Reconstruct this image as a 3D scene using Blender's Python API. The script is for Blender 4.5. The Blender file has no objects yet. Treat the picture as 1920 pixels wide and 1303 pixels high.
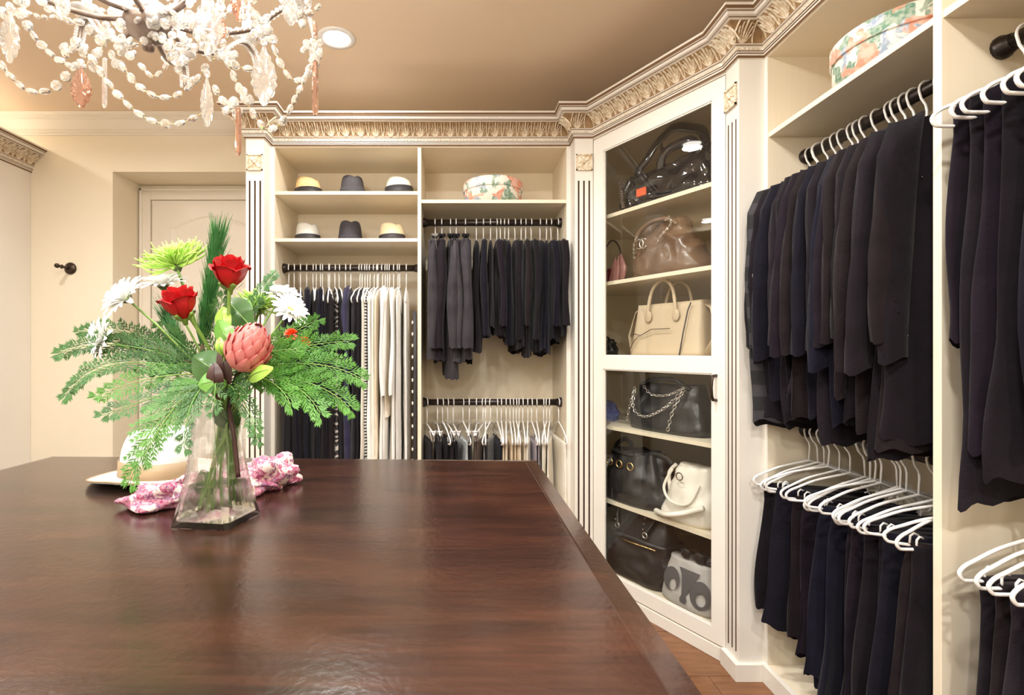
import bpy, bmesh, math, random
from mathutils import Vector, Matrix, noise
random.seed(7)
PI = math.pi
SC = bpy.context.scene
COL = SC.collection
HC, CX, CY, F = 1.195, 858.0, 657.0, 970.0      # eye height; principal point and focal length in 1920-wide pixels

# ------------------------------------------------------------------ camera
cam_d = bpy.data.cameras.new('camera'); cam = bpy.data.objects.new('camera', cam_d); COL.objects.link(cam)
cam.location = (0, 0, HC); cam.rotation_euler = (PI/2, 0, 0)
cam_d.sensor_width = 36; cam_d.lens = F/1920*36
cam_d.shift_x = (960-CX)/1920; cam_d.shift_y = (CY-651.5)/1920
cam_d.clip_start = .02
SC.camera = cam
# ------------------------------------------------------------------ world, exposure
w = bpy.data.worlds.new('world'); SC.world = w; w.use_nodes = True
w.node_tree.nodes['Background'].inputs[0].default_value = (1, .93, .82, 1)
w.node_tree.nodes['Background'].inputs[1].default_value = .3
SC.view_settings.view_transform = 'Standard'; SC.view_settings.look = 'None'
SC.view_settings.gamma = 1; SC.view_settings.use_curve_mapping = False
SC.view_settings.exposure = 0.10
SC.cycles.max_bounces = 12; SC.cycles.transmission_bounces = 10; SC.cycles.transparent_max_bounces = 16
SC.cycles.diffuse_bounces = 6; SC.cycles.sample_clamp_indirect = 6
LCOL = (1.0, .985, .96)
LAMPS = [(-.54, 2.31, 9), (-1.75, 1.85, 17), (.25, 1.55, 19), (-1.75, .3, 19), (-.54, .3, 15), (.40, .35, 21), (-1.75, -1.1, 32), (-.54, -1.1, 38), (.50, -1.0, 38), (-2.80, 2.45, 9)]  # corner, aisle, island and rear lamps are unseen, added for even light
LLAB = ['lit round recessed ceiling light beside the chandelier', 'recessed ceiling light over the robe hook side of the room', 'unseen recessed light added to brighten the corner cabinet', 'unseen recessed light over the left aisle, added for even light', 'unseen recessed light over the near end of the island, added for even light', 'unseen recessed light over the right aisle, added for even light', 'unseen recessed light behind the viewer, left, added for even light', 'unseen recessed light straight behind the viewer, added for even light', 'unseen recessed light behind the viewer, right, added for even light', 'recessed ceiling light above the left wardrobe end']
CEIL = 2.59
for i, (lx, ly, p) in enumerate(LAMPS):
    ld = bpy.data.lights.new('downlight_lamp', 'AREA'); ld.shape = 'DISK'; ld.size = .12; ld.energy = p; ld.color = LCOL
    ld.spread = math.radians(165)
    lo = bpy.data.objects.new('downlight_lamp', ld); COL.objects.link(lo); lo.location = (lx, ly, CEIL-.03)
cl = bpy.data.lights.new('chandelier_lamp', 'POINT'); cl.energy = 34; cl.color = (1, .965, .91); cl.shadow_soft_size = .16
clo = bpy.data.objects.new('chandelier_lamp', cl); COL.objects.link(clo); clo.location = (-.57, 1.0, 2.02)

# ------------------------------------------------------------------ materials
def nt(name):
    m = bpy.data.materials.new(name); m.use_nodes = True
    return m, m.node_tree, m.node_tree.nodes['Principled BSDF']
def setp(b, **k):
    for n, v in k.items():
        n = n.replace('_', ' ')
        if n in b.inputs: b.inputs[n].default_value = v
def mat(name, c, rough=.5, c2=None, scale=8, bump=0, bscale=None, metal=0, stretch=(1,1,1), detail=4, contrast=(.35,.65), **k):
    m, t, b = nt(name)
    setp(b, Roughness=rough, Metallic=metal, **k)
    b.inputs['Base Color'].default_value = (*c, 1)
    tc = t.nodes.new('ShaderNodeTexCoord'); mp = t.nodes.new('ShaderNodeMapping'); t.links.new(tc.outputs['Object'], mp.inputs[0])
    mp.inputs['Scale'].default_value = stretch
    if c2:
        n = t.nodes.new('ShaderNodeTexNoise'); n.inputs['Scale'].default_value = scale; n.inputs['Detail'].default_value = detail
        t.links.new(mp.outputs[0], n.inputs['Vector'])
        r = t.nodes.new('ShaderNodeValToRGB'); r.color_ramp.elements[0].position = contrast[0]; r.color_ramp.elements[1].position = contrast[1]
        r.color_ramp.elements[0].color = (*c, 1); r.color_ramp.elements[1].color = (*c2, 1)
        t.links.new(n.outputs['Fac'], r.inputs[0]); t.links.new(r.outputs[0], b.inputs['Base Color'])
    if bump:
        n = t.nodes.new('ShaderNodeTexNoise'); n.inputs['Scale'].default_value = bscale or scale; n.inputs['Detail'].default_value = 3
        t.links.new(mp.outputs[0], n.inputs['Vector'])
        bp = t.nodes.new('ShaderNodeBump'); bp.inputs['Strength'].default_value = bump; bp.inputs['Distance'].default_value = .01
        t.links.new(n.outputs['Fac'], bp.inputs['Height']); t.links.new(bp.outputs[0], b.inputs['Normal'])
    return m
M = {}
M['cream'] = mat('cream_paint', (.75,.715,.645), .42, (.74,.70,.63), 3)
M['melamine'] = mat('cream_laminate', (.79,.70,.545), .45, (.775,.68,.52), 3, stretch=(30,30,1))
M['door'] = mat('door_cream', (.76,.73,.665), .38, (.75,.715,.65), 3)
M['glaze'] = mat('antique_glaze', (.26,.155,.07), .5, (.36,.23,.12), 40)
M['brownline'] = mat('glaze_line', (.17,.09,.04), .5)
M['groove'] = mat('dark_glaze', (.07,.035,.018), .5)
M['wall'] = mat('wall_paint', (.775,.705,.565), .8, (.765,.695,.55), 2, bump=.02, bscale=200)
M['trimw'] = mat('trim_paint', (.75,.70,.605), .45)
M['ceil'] = mat('ceiling_paint', (.80,.64,.475), .6, (.78,.62,.455), 1.5)
M['leaf'] = mat('carved_cream', (.78,.69,.54), .4, (.50,.35,.19), 70, contrast=(.45,.70))
M['floor'] = mat('floor_wood', (.15,.058,.022), .3, (.22,.095,.038), 7, stretch=(1,6,1))
M['rod'] = mat('bronze_rod', (.022,.014,.011), .32, metal=.3)
M['hanger'] = mat('white_plastic', (.82,.80,.77), .28)
M['white'] = mat('white_enamel', (.85,.84,.82), .3)
M['bronze'] = mat('oiled_bronze', (.06,.04,.03), .35, metal=.8)
M['pewter'] = mat('aged_silver', (.34,.27,.23), .33, (.22,.16,.13), 40, metal=.8)
M['steel'] = mat('silver', (.75,.73,.70), .2, metal=1)
M['gold'] = mat('brass', (.75,.55,.25), .25, metal=1)
def table_mat():
    m, t, b = nt('walnut_top')
    tc = t.nodes.new('ShaderNodeTexCoord'); mp = t.nodes.new('ShaderNodeMapping'); mp.inputs['Scale'].default_value = (1.0, 5.0, 5.0)
    t.links.new(tc.outputs['Object'], mp.inputs[0])
    n = t.nodes.new('ShaderNodeTexNoise'); n.inputs['Scale'].default_value = 2.6; n.inputs['Detail'].default_value = 8; n.inputs['Distortion'].default_value = .8
    t.links.new(mp.outputs[0], n.inputs['Vector'])
    r = t.nodes.new('ShaderNodeValToRGB'); e = r.color_ramp.elements
    e[0].position = .28; e[0].color = (.015,.0052,.003,1); e[1].position = .75; e[1].color = (.060,.020,.010,1)
    x = e.new(.5); x.color = (.034,.011,.006,1)
    t.links.new(n.outputs['Fac'], r.inputs[0])
    n2 = t.nodes.new('ShaderNodeTexNoise'); n2.inputs['Scale'].default_value = 9; n2.inputs['Detail'].default_value = 6
    mp2 = t.nodes.new('ShaderNodeMapping'); mp2.inputs['Scale'].default_value = (.8, 14, 8); t.links.new(tc.outputs['Object'], mp2.inputs[0]); t.links.new(mp2.outputs[0], n2.inputs['Vector'])
    mx = t.nodes.new('ShaderNodeMix'); mx.data_type = 'RGBA'; mx.blend_type = 'MULTIPLY'; mx.inputs[0].default_value = .45
    r2 = t.nodes.new('ShaderNodeValToRGB'); r2.color_ramp.elements[0].position = .35; r2.color_ramp.elements[0].color = (.35,.35,.35,1); r2.color_ramp.elements[1].position = .6
    t.links.new(n2.outputs['Fac'], r2.inputs[0])
    t.links.new(r.outputs[0], mx.inputs[6]); t.links.new(r2.outputs[0], mx.inputs[7]); t.links.new(mx.outputs[2], b.inputs['Base Color'])
    n3 = t.nodes.new('ShaderNodeTexNoise'); n3.inputs['Scale'].default_value = 90; n3.inputs['Detail'].default_value = 4
    t.links.new(tc.outputs['Object'], n3.inputs['Vector'])
    bp = t.nodes.new('ShaderNodeBump'); bp.inputs['Strength'].default_value = .12; bp.inputs['Distance'].default_value = .004
    t.links.new(n3.outputs['Fac'], bp.inputs['Height']); t.links.new(bp.outputs[0], b.inputs['Normal'])
    setp(b, Roughness=.24); b.inputs['Coat Weight'].default_value = .35; b.inputs['Coat Roughness'].default_value = .16
    return m
M['table'] = table_mat()
def pane_mat():
    m, t, b = nt('pane_glass'); out = t.nodes['Material Output']
    tr = t.nodes.new('ShaderNodeBsdfTransparent'); tr.inputs[0].default_value = (.97,.98,.97,1)
    gl = t.nodes.new('ShaderNodeBsdfGlossy'); gl.inputs['Roughness'].default_value = .01
    lw = t.nodes.new('ShaderNodeLayerWeight'); lw.inputs[0].default_value = .5
    pw = t.nodes.new('ShaderNodeMath'); pw.operation = 'POWER'; pw.inputs[1].default_value = 4.5; t.links.new(lw.outputs['Facing'], pw.inputs[0])
    fr = t.nodes.new('ShaderNodeMath'); fr.operation = 'MULTIPLY_ADD'; fr.inputs[1].default_value = .9; fr.inputs[2].default_value = .035; t.links.new(pw.outputs[0], fr.inputs[0])
    mx = t.nodes.new('ShaderNodeMixShader'); t.links.new(fr.outputs[0], mx.inputs[0]); t.links.new(tr.outputs[0], mx.inputs[1]); t.links.new(gl.outputs[0], mx.inputs[2])
    t.links.new(mx.outputs[0], out.inputs[0]); return m
M['pane'] = pane_mat()
def crystal(name, c, tw=.55):
    m, t, b = nt(name); out = t.nodes['Material Output']
    g = t.nodes.new('ShaderNodeBsdfGlass'); g.inputs[0].default_value = (*c,1); g.inputs['IOR'].default_value = 1.55; g.inputs['Roughness'].default_value = .0
    tr = t.nodes.new('ShaderNodeBsdfTransparent'); tr.inputs[0].default_value = (*c,1)
    dl = t.nodes.new('ShaderNodeBsdfDiffuse'); dl.inputs[0].default_value = (min(1,c[0]*1.0),c[1],c[2],1)
    m1 = t.nodes.new('ShaderNodeMixShader'); m1.inputs[0].default_value = tw
    t.links.new(dl.outputs[0], m1.inputs[1]); t.links.new(g.outputs[0], m1.inputs[2])
    m2 = t.nodes.new('ShaderNodeMixShader'); m2.inputs[0].default_value = .15; t.links.new(m1.outputs[0], m2.inputs[1]); t.links.new(tr.outputs[0], m2.inputs[2])
    t.links.new(m2.outputs[0], out.inputs[0]); return m
M['crystal'] = crystal('clear_crystal', (.98,.98,.97), .82)
M['crystal2'] = crystal('clear_cut_crystal', (.95,.94,.92), .85)
M['amber'] = crystal('amber_crystal', (.86,.66,.56), .9)
m, t, b = nt('vase_glass'); setp(b, Roughness=.0, IOR=1.45); b.inputs['Transmission Weight'].default_value = 1; b.inputs['Base Color'].default_value = (.985,.99,.985,1); M['vase'] = m
tr = t.nodes.new('ShaderNodeBsdfTransparent'); mx = t.nodes.new('ShaderNodeMixShader'); mx.inputs[0].default_value = .3
t.links.new(b.outputs[0], mx.inputs[1]); t.links.new(tr.outputs[0], mx.inputs[2]); t.links.new(mx.outputs[0], t.nodes['Material Output'].inputs[0])
m, t, b = nt('vase_water'); setp(b, Roughness=.0, IOR=1.33); b.inputs['Transmission Weight'].default_value = 1; b.inputs['Base Color'].default_value = (.98,.99,.97,1); M['water'] = m
def emit(name, c, s):
    m, t, b = nt(name); setp(b, Roughness=.5); b.inputs['Emission Color'].default_value = (*c,1); b.inputs['Emission Strength'].default_value = s; return m
M['lampglow'] = emit('lamp_glow', (1,.95,.87), 14); M['bulb'] = emit('candle_bulb', (1,.9,.75), 7)

def cloth(name, c, c2=None, rough=.85, k=90, sheen=.25):
    if max(c) < .05 and name not in ('slate_suiting','dark_grey'): c = (c[0]*.27+.0010, c[1]*.22+.0004, c[2]*.27+.0010)
    m = mat(name, c, rough, c2 or tuple(x*1.5 for x in c), 14, bump=.15, bscale=k)
    b = m.node_tree.nodes['Principled BSDF']; b.inputs['Sheen Weight'].default_value = sheen*.25; b.inputs['Sheen Roughness'].default_value = .5
    b.inputs['Specular IOR Level'].default_value = .12
    return m
BL = [cloth('black_knit', (.016,.014,.016)), cloth('black_wool', (.022,.020,.022), k=220), cloth('plum_black', (.021,.015,.023)),
      cloth('navy_black', (.012,.014,.024)), cloth('warm_black', (.026,.020,.018)), cloth('charcoal', (.034,.031,.034), k=160), cloth('ink_navy', (.014,.018,.034))]
M['slate'] = cloth('slate_suiting', (.030,.026,.031), k=260); M['charcoal2'] = cloth('dark_grey', (.042,.038,.043))
M['greycloth'] = cloth('grey_cloth', (.20,.19,.18)); M['mauve'] = cloth('mauve_grey', (.26,.23,.26), (.32,.28,.31))
M['brownc'] = cloth('brown_cloth', (.09,.06,.045), (.12,.08,.06)); M['tan'] = cloth('tan_cloth', (.58,.46,.31), (.66,.54,.38)); M['beigec'] = cloth('beige_cloth', (.66,.57,.43), (.72,.63,.50))
M['ivoryc'] = cloth('ivory_cloth', (.74,.69,.58), (.80,.75,.66)); M['whitec'] = cloth('white_cloth', (.80,.78,.74), (.84,.82,.78)); M['lace'] = cloth('cream_lace', (.74,.64,.50), (.84,.78,.68), k=60)
M['navyc'] = cloth('navy_satin', (.022,.022,.05), (.035,.033,.07), rough=.5); M['paleb'] = cloth('pale_blue', (.55,.6,.62))
def stripe(name, a, bcol, freq, axis=2, thr=.5, warp=0):
    m, t, b = nt(name); setp(b, Roughness=.85)
    tc = t.nodes.new('ShaderNodeTexCoord'); s = t.nodes.new('ShaderNodeSeparateXYZ'); t.links.new(tc.outputs['Object'], s.inputs[0])
    mu = t.nodes.new('ShaderNodeMath'); mu.operation = 'MULTIPLY'; mu.inputs[1].default_value = freq; t.links.new(s.outputs[axis], mu.inputs[0])
    if warp:
        n = t.nodes.new('ShaderNodeTexNoise'); n.inputs['Scale'].default_value = 9; t.links.new(tc.outputs['Object'], n.inputs['Vector'])
        ad = t.nodes.new('ShaderNodeMath'); ad.operation = 'MULTIPLY_ADD'; ad.inputs[1].default_value = warp; t.links.new(n.outputs['Fac'], ad.inputs[0]); t.links.new(mu.outputs[0], ad.inputs[2]); mu = ad
    fr = t.nodes.new('ShaderNodeMath'); fr.operation = 'FRACT'; t.links.new(mu.outputs[0], fr.inputs[0])
    g = t.nodes.new('ShaderNodeMath'); g.operation = 'GREATER_THAN'; g.inputs[1].default_value = thr; t.links.new(fr.outputs[0], g.inputs[0])
    mx = t.nodes.new('ShaderNodeMix'); mx.data_type = 'RGBA'; mx.inputs[6].default_value = (*a,1); mx.inputs[7].default_value = (*bcol,1)
    t.links.new(g.outputs[0], mx.inputs[0]); t.links.new(mx.outputs[2], b.inputs['Base Color']); return m
M['stripe'] = stripe('ink_stripe', (.02,.02,.03), (.74,.72,.68), 62, 2, .45)
M['stripeg'] = stripe('grey_band', (.008,.008,.009), (.030,.027,.032), 11, 2, .55)
M['stripe3'] = stripe('zigzag_band', (.025,.02,.02), (.42,.38,.34), 34, 2, .62, warp=4)
def blobs(name, base, cols, scale=14, rough=.6, seeds=(0,3,7), thr=.58):
    m, t, b = nt(name); setp(b, Roughness=rough)
    tc = t.nodes.new('ShaderNodeTexCoord'); prev = None
    for i, (c, th, sc) in enumerate(cols):
        mp = t.nodes.new('ShaderNodeMapping'); mp.inputs['Location'].default_value = (i*3.7, i*1.9, i*5.1); t.links.new(tc.outputs['Object'], mp.inputs[0])
        n = t.nodes.new('ShaderNodeTexNoise'); n.inputs['Scale'].default_value = sc; n.inputs['Detail'].default_value = 2.5; n.inputs['Distortion'].default_value = .6; t.links.new(mp.outputs[0], n.inputs['Vector'])
        r = t.nodes.new('ShaderNodeValToRGB'); r.color_ramp.elements[0].position = th; r.color_ramp.elements[1].position = th+.02; t.links.new(n.outputs['Fac'], r.inputs[0])
        n2 = t.nodes.new('ShaderNodeTexNoise'); n2.inputs['Scale'].default_value = sc*4; t.links.new(mp.outputs[0], n2.inputs['Vector'])
        r2 = t.nodes.new('ShaderNodeValToRGB'); r2.color_ramp.elements[0].position=.4; r2.color_ramp.elements[1].position=.6
        r2.color_ramp.elements[0].color = (*c,1); r2.color_ramp.elements[1].color = (*[x*.6+y*.4 for x,y in zip(c,base)],1); t.links.new(n2.outputs['Fac'], r2.inputs[0])
        mx = t.nodes.new('ShaderNodeMix'); mx.data_type='RGBA'; t.links.new(r.outputs[0], mx.inputs[0])
        if prev is None: mx.inputs[6].default_value = (*base,1)
        else: t.links.new(prev, mx.inputs[6])
        t.links.new(r2.outputs[0], mx.inputs[7]); prev = mx.outputs[2]
    t.links.new(prev, b.inputs['Base Color']); return m
M['floral'] = blobs('rose_print', (.80,.77,.68), [((.14,.28,.19),.50,19),((.74,.30,.20),.53,11),((.30,.38,.50),.58,18)])
M['scarf'] = blobs('magenta_print', (.80,.62,.58), [((.34,.03,.12),.47,46),((.22,.05,.17),.55,70)], rough=.7)
M['straw'] = mat('natural_straw', (.78,.55,.24), .7, (.88,.68,.36), 90, bump=.5, bscale=260)
M['straw2'] = mat('pale_straw', (.80,.66,.42), .7, (.86,.73,.50), 120, bump=.3, bscale=260)
M['strawhite'] = mat('white_straw', (.82,.78,.70), .75, (.88,.85,.78), 120, bump=.4, bscale=300, stretch=(1,1,3))
M['strawgrey'] = mat('grey_white_straw', (.66,.66,.64), .75, (.74,.73,.70), 120, bump=.3, bscale=300)
M['feltgrey'] = mat('charcoal_felt', (.055,.05,.056), .85, (.075,.068,.074), 160, bump=.2, bscale=300)
M['feltdark'] = mat('dark_woven', (.030,.026,.034), .8, (.05,.045,.055), 160, bump=.3, bscale=300)
M['ribbon'] = mat('black_ribbon', (.03,.027,.03), .6); M['taupe'] = mat('taupe_ribbon', (.35,.25,.15), .6)
M['patent'] = mat('black_patent', (.008,.008,.012), .08, bump=.35, bscale=7, Coat_Weight=.6)
M['blackleather'] = mat('black_leather', (.014,.013,.014), .32, bump=.3, bscale=22)
M['softleather'] = mat('soft_black_leather', (.018,.015,.015), .42, bump=.3, bscale=14)
M['brownleather'] = mat('taupe_leather', (.12,.065,.038), .3, (.17,.10,.06), 12, bump=.45, bscale=12)
M['beigeleather'] = mat('beige_leather', (.54,.42,.28), .5, (.56,.44,.30), 6, bump=.05, bscale=300)
M['whiteleather'] = mat('ivory_leather', (.80,.75,.66), .42, bump=.12, bscale=14)
M['wine'] = mat('wine_pleats', (.16,.012,.03), .6, (.24,.02,.05), 40, bump=.5, bscale=60); M['rosel'] = mat('rose_leather', (.50,.22,.19), .35, (.56,.28,.24), 20)
M['blue'] = mat('blue_cloth', (.05,.07,.26), .7, (.07,.10,.34), 20); M['orangetag'] = mat('orange_red_tag', (.75,.10,.03), .35)
M['greybag'] = mat('grey_canvas', (.42,.39,.37), .75, (.48,.45,.43), 14, bump=.2, bscale=10); M['greydark'] = mat('dark_grey_print', (.085,.08,.085), .7)
M['dust'] = mat('dust_bag_cloth', (.55,.52,.50), .8, (.62,.60,.58), 8)
M['sequin'] = mat('sequins', (.6,.6,.62), .15, metal=1); M['pink'] = mat('pink_lining', (.42,.06,.14), .4)
def plant(name, c, c2, rough=.5, sc=40, tr=.0):
    m = mat(name, c, rough, c2, sc); b = m.node_tree.nodes['Principled BSDF']
    b.inputs['Subsurface Weight'].default_value = tr; b.inputs['Subsurface Radius'].default_value = (.01,.01,.005); return m
M['rose'] = plant('red_petal', (.52,.004,.008), (.36,.002,.005), .42, 30); M['mum'] = plant('lime_petal', (.36,.60,.09), (.50,.72,.17), .5, 60)
M['daisy'] = plant('white_petal', (.86,.86,.82), (.90,.90,.88), .5); M['stem'] = plant('green_stem', (.16,.30,.045), (.22,.36,.08), .45, 60)
M['cedar'] = plant('cedar_green', (.022,.085,.014), (.050,.155,.026), .5, 26); M['cedar2'] = plant('bright_cedar', (.040,.145,.014), (.085,.245,.028), .5, 26)
M['pine'] = plant('pine_green', (.035,.16,.035), (.07,.24,.06), .45, 40); M['leafg'] = plant('leaf_green', (.10,.25,.04), (.15,.33,.06), .3, 20)
M['leafd'] = plant('deep_leaf', (.035,.095,.02), (.06,.14,.035), .3, 20); M['leafb'] = plant('bright_leaf', (.28,.52,.06), (.36,.6,.10), .35, 20)
M['leafm'] = plant('maroon_leaf', (.035,.012,.010), (.06,.02,.014), .4, 20); M['twig'] = mat('brown_twig', (.16,.09,.05), .7, (.24,.15,.09), 60)
M['protea'] = plant('pink_bract', (.70,.17,.17), (.80,.33,.29), .5, 18); M['orangef'] = plant('orange_red_petal', (.80,.06,.02), (.9,.14,.04), .5)
M['calyx'] = plant('dark_calyx', (.06,.10,.03), (.1,.14,.05), .6)

# ------------------------------------------------------------------ mesh helpers
class MB:
    def __init__(s): s.v = []; s.f = []; s.m = []; s.x = Matrix.Identity(4); s.cm = 0
    def av(s, pts):
        n = len(s.v); s.v += [tuple(s.x @ Vector(p)) for p in pts]; return n
    def af(s, fs, n0=0):
        for f in fs: s.f.append(tuple(i+n0 for i in f)); s.m.append(s.cm)
    def box(s, x0, x1, y0, y1, z0, z1):
        n = s.av([(x0,y0,z0),(x1,y0,z0),(x1,y1,z0),(x0,y1,z0),(x0,y0,z1),(x1,y0,z1),(x1,y1,z1),(x0,y1,z1)])
        s.af([(0,3,2,1),(4,5,6,7),(0,1,5,4),(1,2,6,5),(2,3,7,6),(3,0,4,7)], n); return s
    def prism(s, poly, z0, z1):
        k = len(poly); n = s.av([(x,y,z0) for x,y in poly]+[(x,y,z1) for x,y in poly])
        s.af([tuple(range(k-1,-1,-1)), tuple(range(k,2*k))]+[(i,(i+1)%k,(i+1)%k+k,i+k) for i in range(k)], n); return s
    def grid(s, rows, closed=False, cap0=False, cap1=False):
        k = len(rows[0]); n = s.av([p for r in rows for p in r])
        fs = []
        for j in range(len(rows)-1):
            for i in range(k if closed else k-1):
                a = j*k+i; b_ = j*k+(i+1)%k; fs.append((a, b_, b_+k, a+k))
        if cap0: fs.append(tuple(range(k-1,-1,-1)))
        if cap1: fs.append(tuple((len(rows)-1)*k+i for i in range(k)))
        s.af(fs, n); return s
    def tube(s, pts, r, n=8, closed=False, cap=True, flat=1.0, up=None):
        pts = [Vector(p) for p in pts]; k = len(pts); rows = []; prev = Vector(up) if up else None
        for i, p in enumerate(pts):
            if closed: d = pts[(i+1)%k]-pts[i-1]
            else: d = pts[min(i+1,k-1)]-pts[max(i-1,0)]
            if d.length < 1e-9: d = Vector((0,0,1))
            d.normalize()
            if prev is None: prev = Vector((0,0,1)) if abs(d.z) < .9 else Vector((1,0,0))
            a = prev - d*prev.dot(d)
            if a.length < 1e-6: a = d.orthogonal()
            a.normalize(); b_ = d.cross(a); prev = a
            rr = r[i] if isinstance(r, (list,tuple)) else r
            rows.append([p + (a*math.cos(q*2*PI/n) + b_*math.sin(q*2*PI/n)*flat)*rr for q in range(n)])
        if closed: rows.append(rows[0])
        s.grid(rows, True, cap and not closed, cap and not closed); return s
    def lathe(s, prof, n=24, c=(0,0,0), sx=1, sy=1, cap=True):
        s.grid([[(c[0]+r*math.cos(q*2*PI/n)*sx, c[1]+r*math.sin(q*2*PI/n)*sy, c[2]+z) for q in range(n)] for r, z in prof], True, cap, cap); return s
    def ell(s, c, rx, ry, rz, n=10, m_=6):
        s.lathe([(max(1e-4,math.sin(PI*j/m_)), -math.cos(PI*j/m_)) for j in range(m_+1)], n) if False else None
        rows = [[(c[0]+rx*math.sin(PI*j/m_)*math.cos(q*2*PI/n), c[1]+ry*math.sin(PI*j/m_)*math.sin(q*2*PI/n), c[2]-rz*math.cos(PI*j/m_)) for q in range(n)] for j in range(1, m_)]
        a = len(s.v); s.grid(rows, True); t0 = s.av([(c[0],c[1],c[2]-rz),(c[0],c[1],c[2]+rz)]); l = a+(m_-2)*n
        s.af([(t0, a+(i+1)%n, a+i) for i in range(n)]+[(t0+1, l+i, l+(i+1)%n) for i in range(n)]); return s
    def mesh(s, name, mats, smooth=False):
        me = bpy.data.meshes.new(name); me.from_pydata(s.v, [], s.f)
        for q in (mats if isinstance(mats,(list,tuple)) else [mats]): me.materials.append(M[q] if isinstance(q,str) else q)
        if any(s.m): me.polygons.foreach_set('material_index', s.m)
        if smooth: me.shade_smooth()
        me.update(); return me
    def build(s, name, mats, parent=None, smooth=False, loc=None, bevel=0, rot=None):
        o = bpy.data.objects.new(name, s.mesh(name, mats, smooth)); COL.objects.link(o)
        if parent: o.parent = parent
        if loc: o.location = loc
        if rot: o.rotation_euler = rot
        if bevel:
            bv = o.modifiers.new('bevel','BEVEL'); bv.width = bevel; bv.segments = 2; bv.limit_method = 'ANGLE'
        return o
def link(name, me, parent=None, loc=(0,0,0), rot=(0,0,0), sc=(1,1,1)):
    o = bpy.data.objects.new(name, me); COL.objects.link(o)
    if parent: o.parent = parent
    o.location = loc; o.rotation_euler = rot; o.scale = sc; return o
def tag(o, label=None, cat=None, group=None, kind=None):
    for k, v in (('label',label),('category',cat),('group',group),('kind',kind)):
        if v: o[k] = v
    return o
def thing(name, label, cat, loc=(0,0,0), rz=0, group=None):
    o = bpy.data.objects.new(name, None); COL.objects.link(o); o.location = loc; o.rotation_euler = (0,0,rz); o.empty_display_size = .05
    return tag(o, label, cat, group)
def struct(o): o['kind'] = 'structure'; return o
def P(px, py, Y): return Vector(((px-CX)*Y/F, Y, HC+(CY-py)*Y/F))
def frame(o, u, nrm):       # columns u, nrm, z
    return Matrix(((u[0],nrm[0],0,o[0]),(u[1],nrm[1],0,o[1]),(0,0,1,o[2]),(0,0,0,1)))
def cat_rom(pts, n=6):
    pts = [Vector(p) for p in pts]; out = []
    for i in range(len(pts)-1):
        p0 = pts[max(i-1,0)]; p1 = pts[i]; p2 = pts[i+1]; p3 = pts[min(i+2,len(pts)-1)]
        for k in range(n):
            t_ = k/n; out.append(.5*((2*p1)+(p2-p0)*t_+(2*p0-5*p1+4*p2-p3)*t_*t_+(3*p1-p0-3*p2+p3)*t_**3))
    out.append(pts[-1]); return out
ORD = ['first','second','third','fourth','fifth','sixth','seventh','eighth','ninth','tenth','eleventh','twelfth','thirteenth','fourteenth','fifteenth','sixteenth','seventeenth','eighteenth','nineteenth','twentieth','twenty-first','twenty-second','twenty-third','twenty-fourth','twenty-fifth','twenty-sixth','twenty-seventh','twenty-eighth','twenty-ninth','thirtieth','thirty-first']

# ------------------------------------------------------------------ room shell
YB, XL, XR, YN = 3.09, -2.55, 1.535, -2.2
fl = struct(MB().box(XL-.4, XR+.1, YN-.1, YB+.6, -.06, -.004).build('floor', 'groove'))
def plank(i, j):
    W, L = .30, .62
    x0 = .92 - (i+1)*L + (.31 if j % 2 else 0); y0 = -.2 + j*W
    return x0, y0, W, L
pm = MB().box(-.309,.309,-.1485,.1485,-.012,0).mesh('plank', 'floor')
for j in range(14):
    for i in range(-2, 6):
        x0, y0, W, L = plank(i, j)
        if x0 < XL-.4 or x0+L > XR+.5: continue
        link('plank', pm, fl, (x0+L/2, y0+W/2, random.uniform(-.0006,.0003)), (0,0,PI if random.random()<.5 else 0))
struct(MB().box(XL-.5, XR+.1, YN-.1, YB+.7, CEIL, CEIL+.08).build('ceiling', 'ceil'))
DX0, DX1, DZ = -2.06, -.9, 2.262
wb = MB(); wb.box(XL-.4, DX0, YB, YB+.45, 0, CEIL); wb.box(DX0, DX1, YB, YB+.45, DZ, CEIL); wb.box(DX1, XR+.1, YB, YB+.45, 0, CEIL)
struct(wb.build('wall_back', 'wall'))
struct(MB().box(DX0-.2, DX1+.2, YB+.45, YB+.5, 0, CEIL).build('wall_recess', 'wall'))
struct(MB().box(XR, XR+.1, YN, YB, 0, CEIL).build('wall_right', 'wall'))
struct(MB().box(XL-.45, XL-.35, YN, YB, 0, CEIL).build('wall_left', 'wall'))
struct(MB().box(XL-.4, XR+.1, YN-.1, YN, 0, CEIL).build('wall_front', 'wall'))
def sweep(name, path, prof, matname, parent=None, groove=(), gm='groove', endcap=True):
    path = [Vector(p) for p in path]; rows = []
    for i, p in enumerate(path):
        n1 = n2 = None
        if i > 0: d = (path[i]-path[i-1]).normalized(); n1 = Vector((d.y,-d.x))
        if i < len(path)-1: d = (path[i+1]-path[i]).normalized(); n2 = Vector((d.y,-d.x))
        if n1 is None: mt = n2
        elif n2 is None: mt = n1
        else: mt = (n1+n2); mt /= max(.2, mt.dot(n1))
        rows.append([(p.x+mt.x*d_, p.y+mt.y*d_, z) for d_, z in prof])
    mb = MB(); k = len(prof)
    n = mb.av([q for r in rows for q in r])
    for j in range(len(rows)-1):
        for i in range(k-1):
            mb.cm = 1 if i in groove else 0
            mb.af([(j*k+i, j*k+i+1, (j+1)*k+i+1, (j+1)*k+i)], n)
    mb.cm = 0
    if endcap: mb.af([tuple(range(k)), tuple((len(rows)-1)*k+i for i in range(k-1,-1,-1))], n)
    return mb.build(name, [matname, gm], parent)
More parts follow.
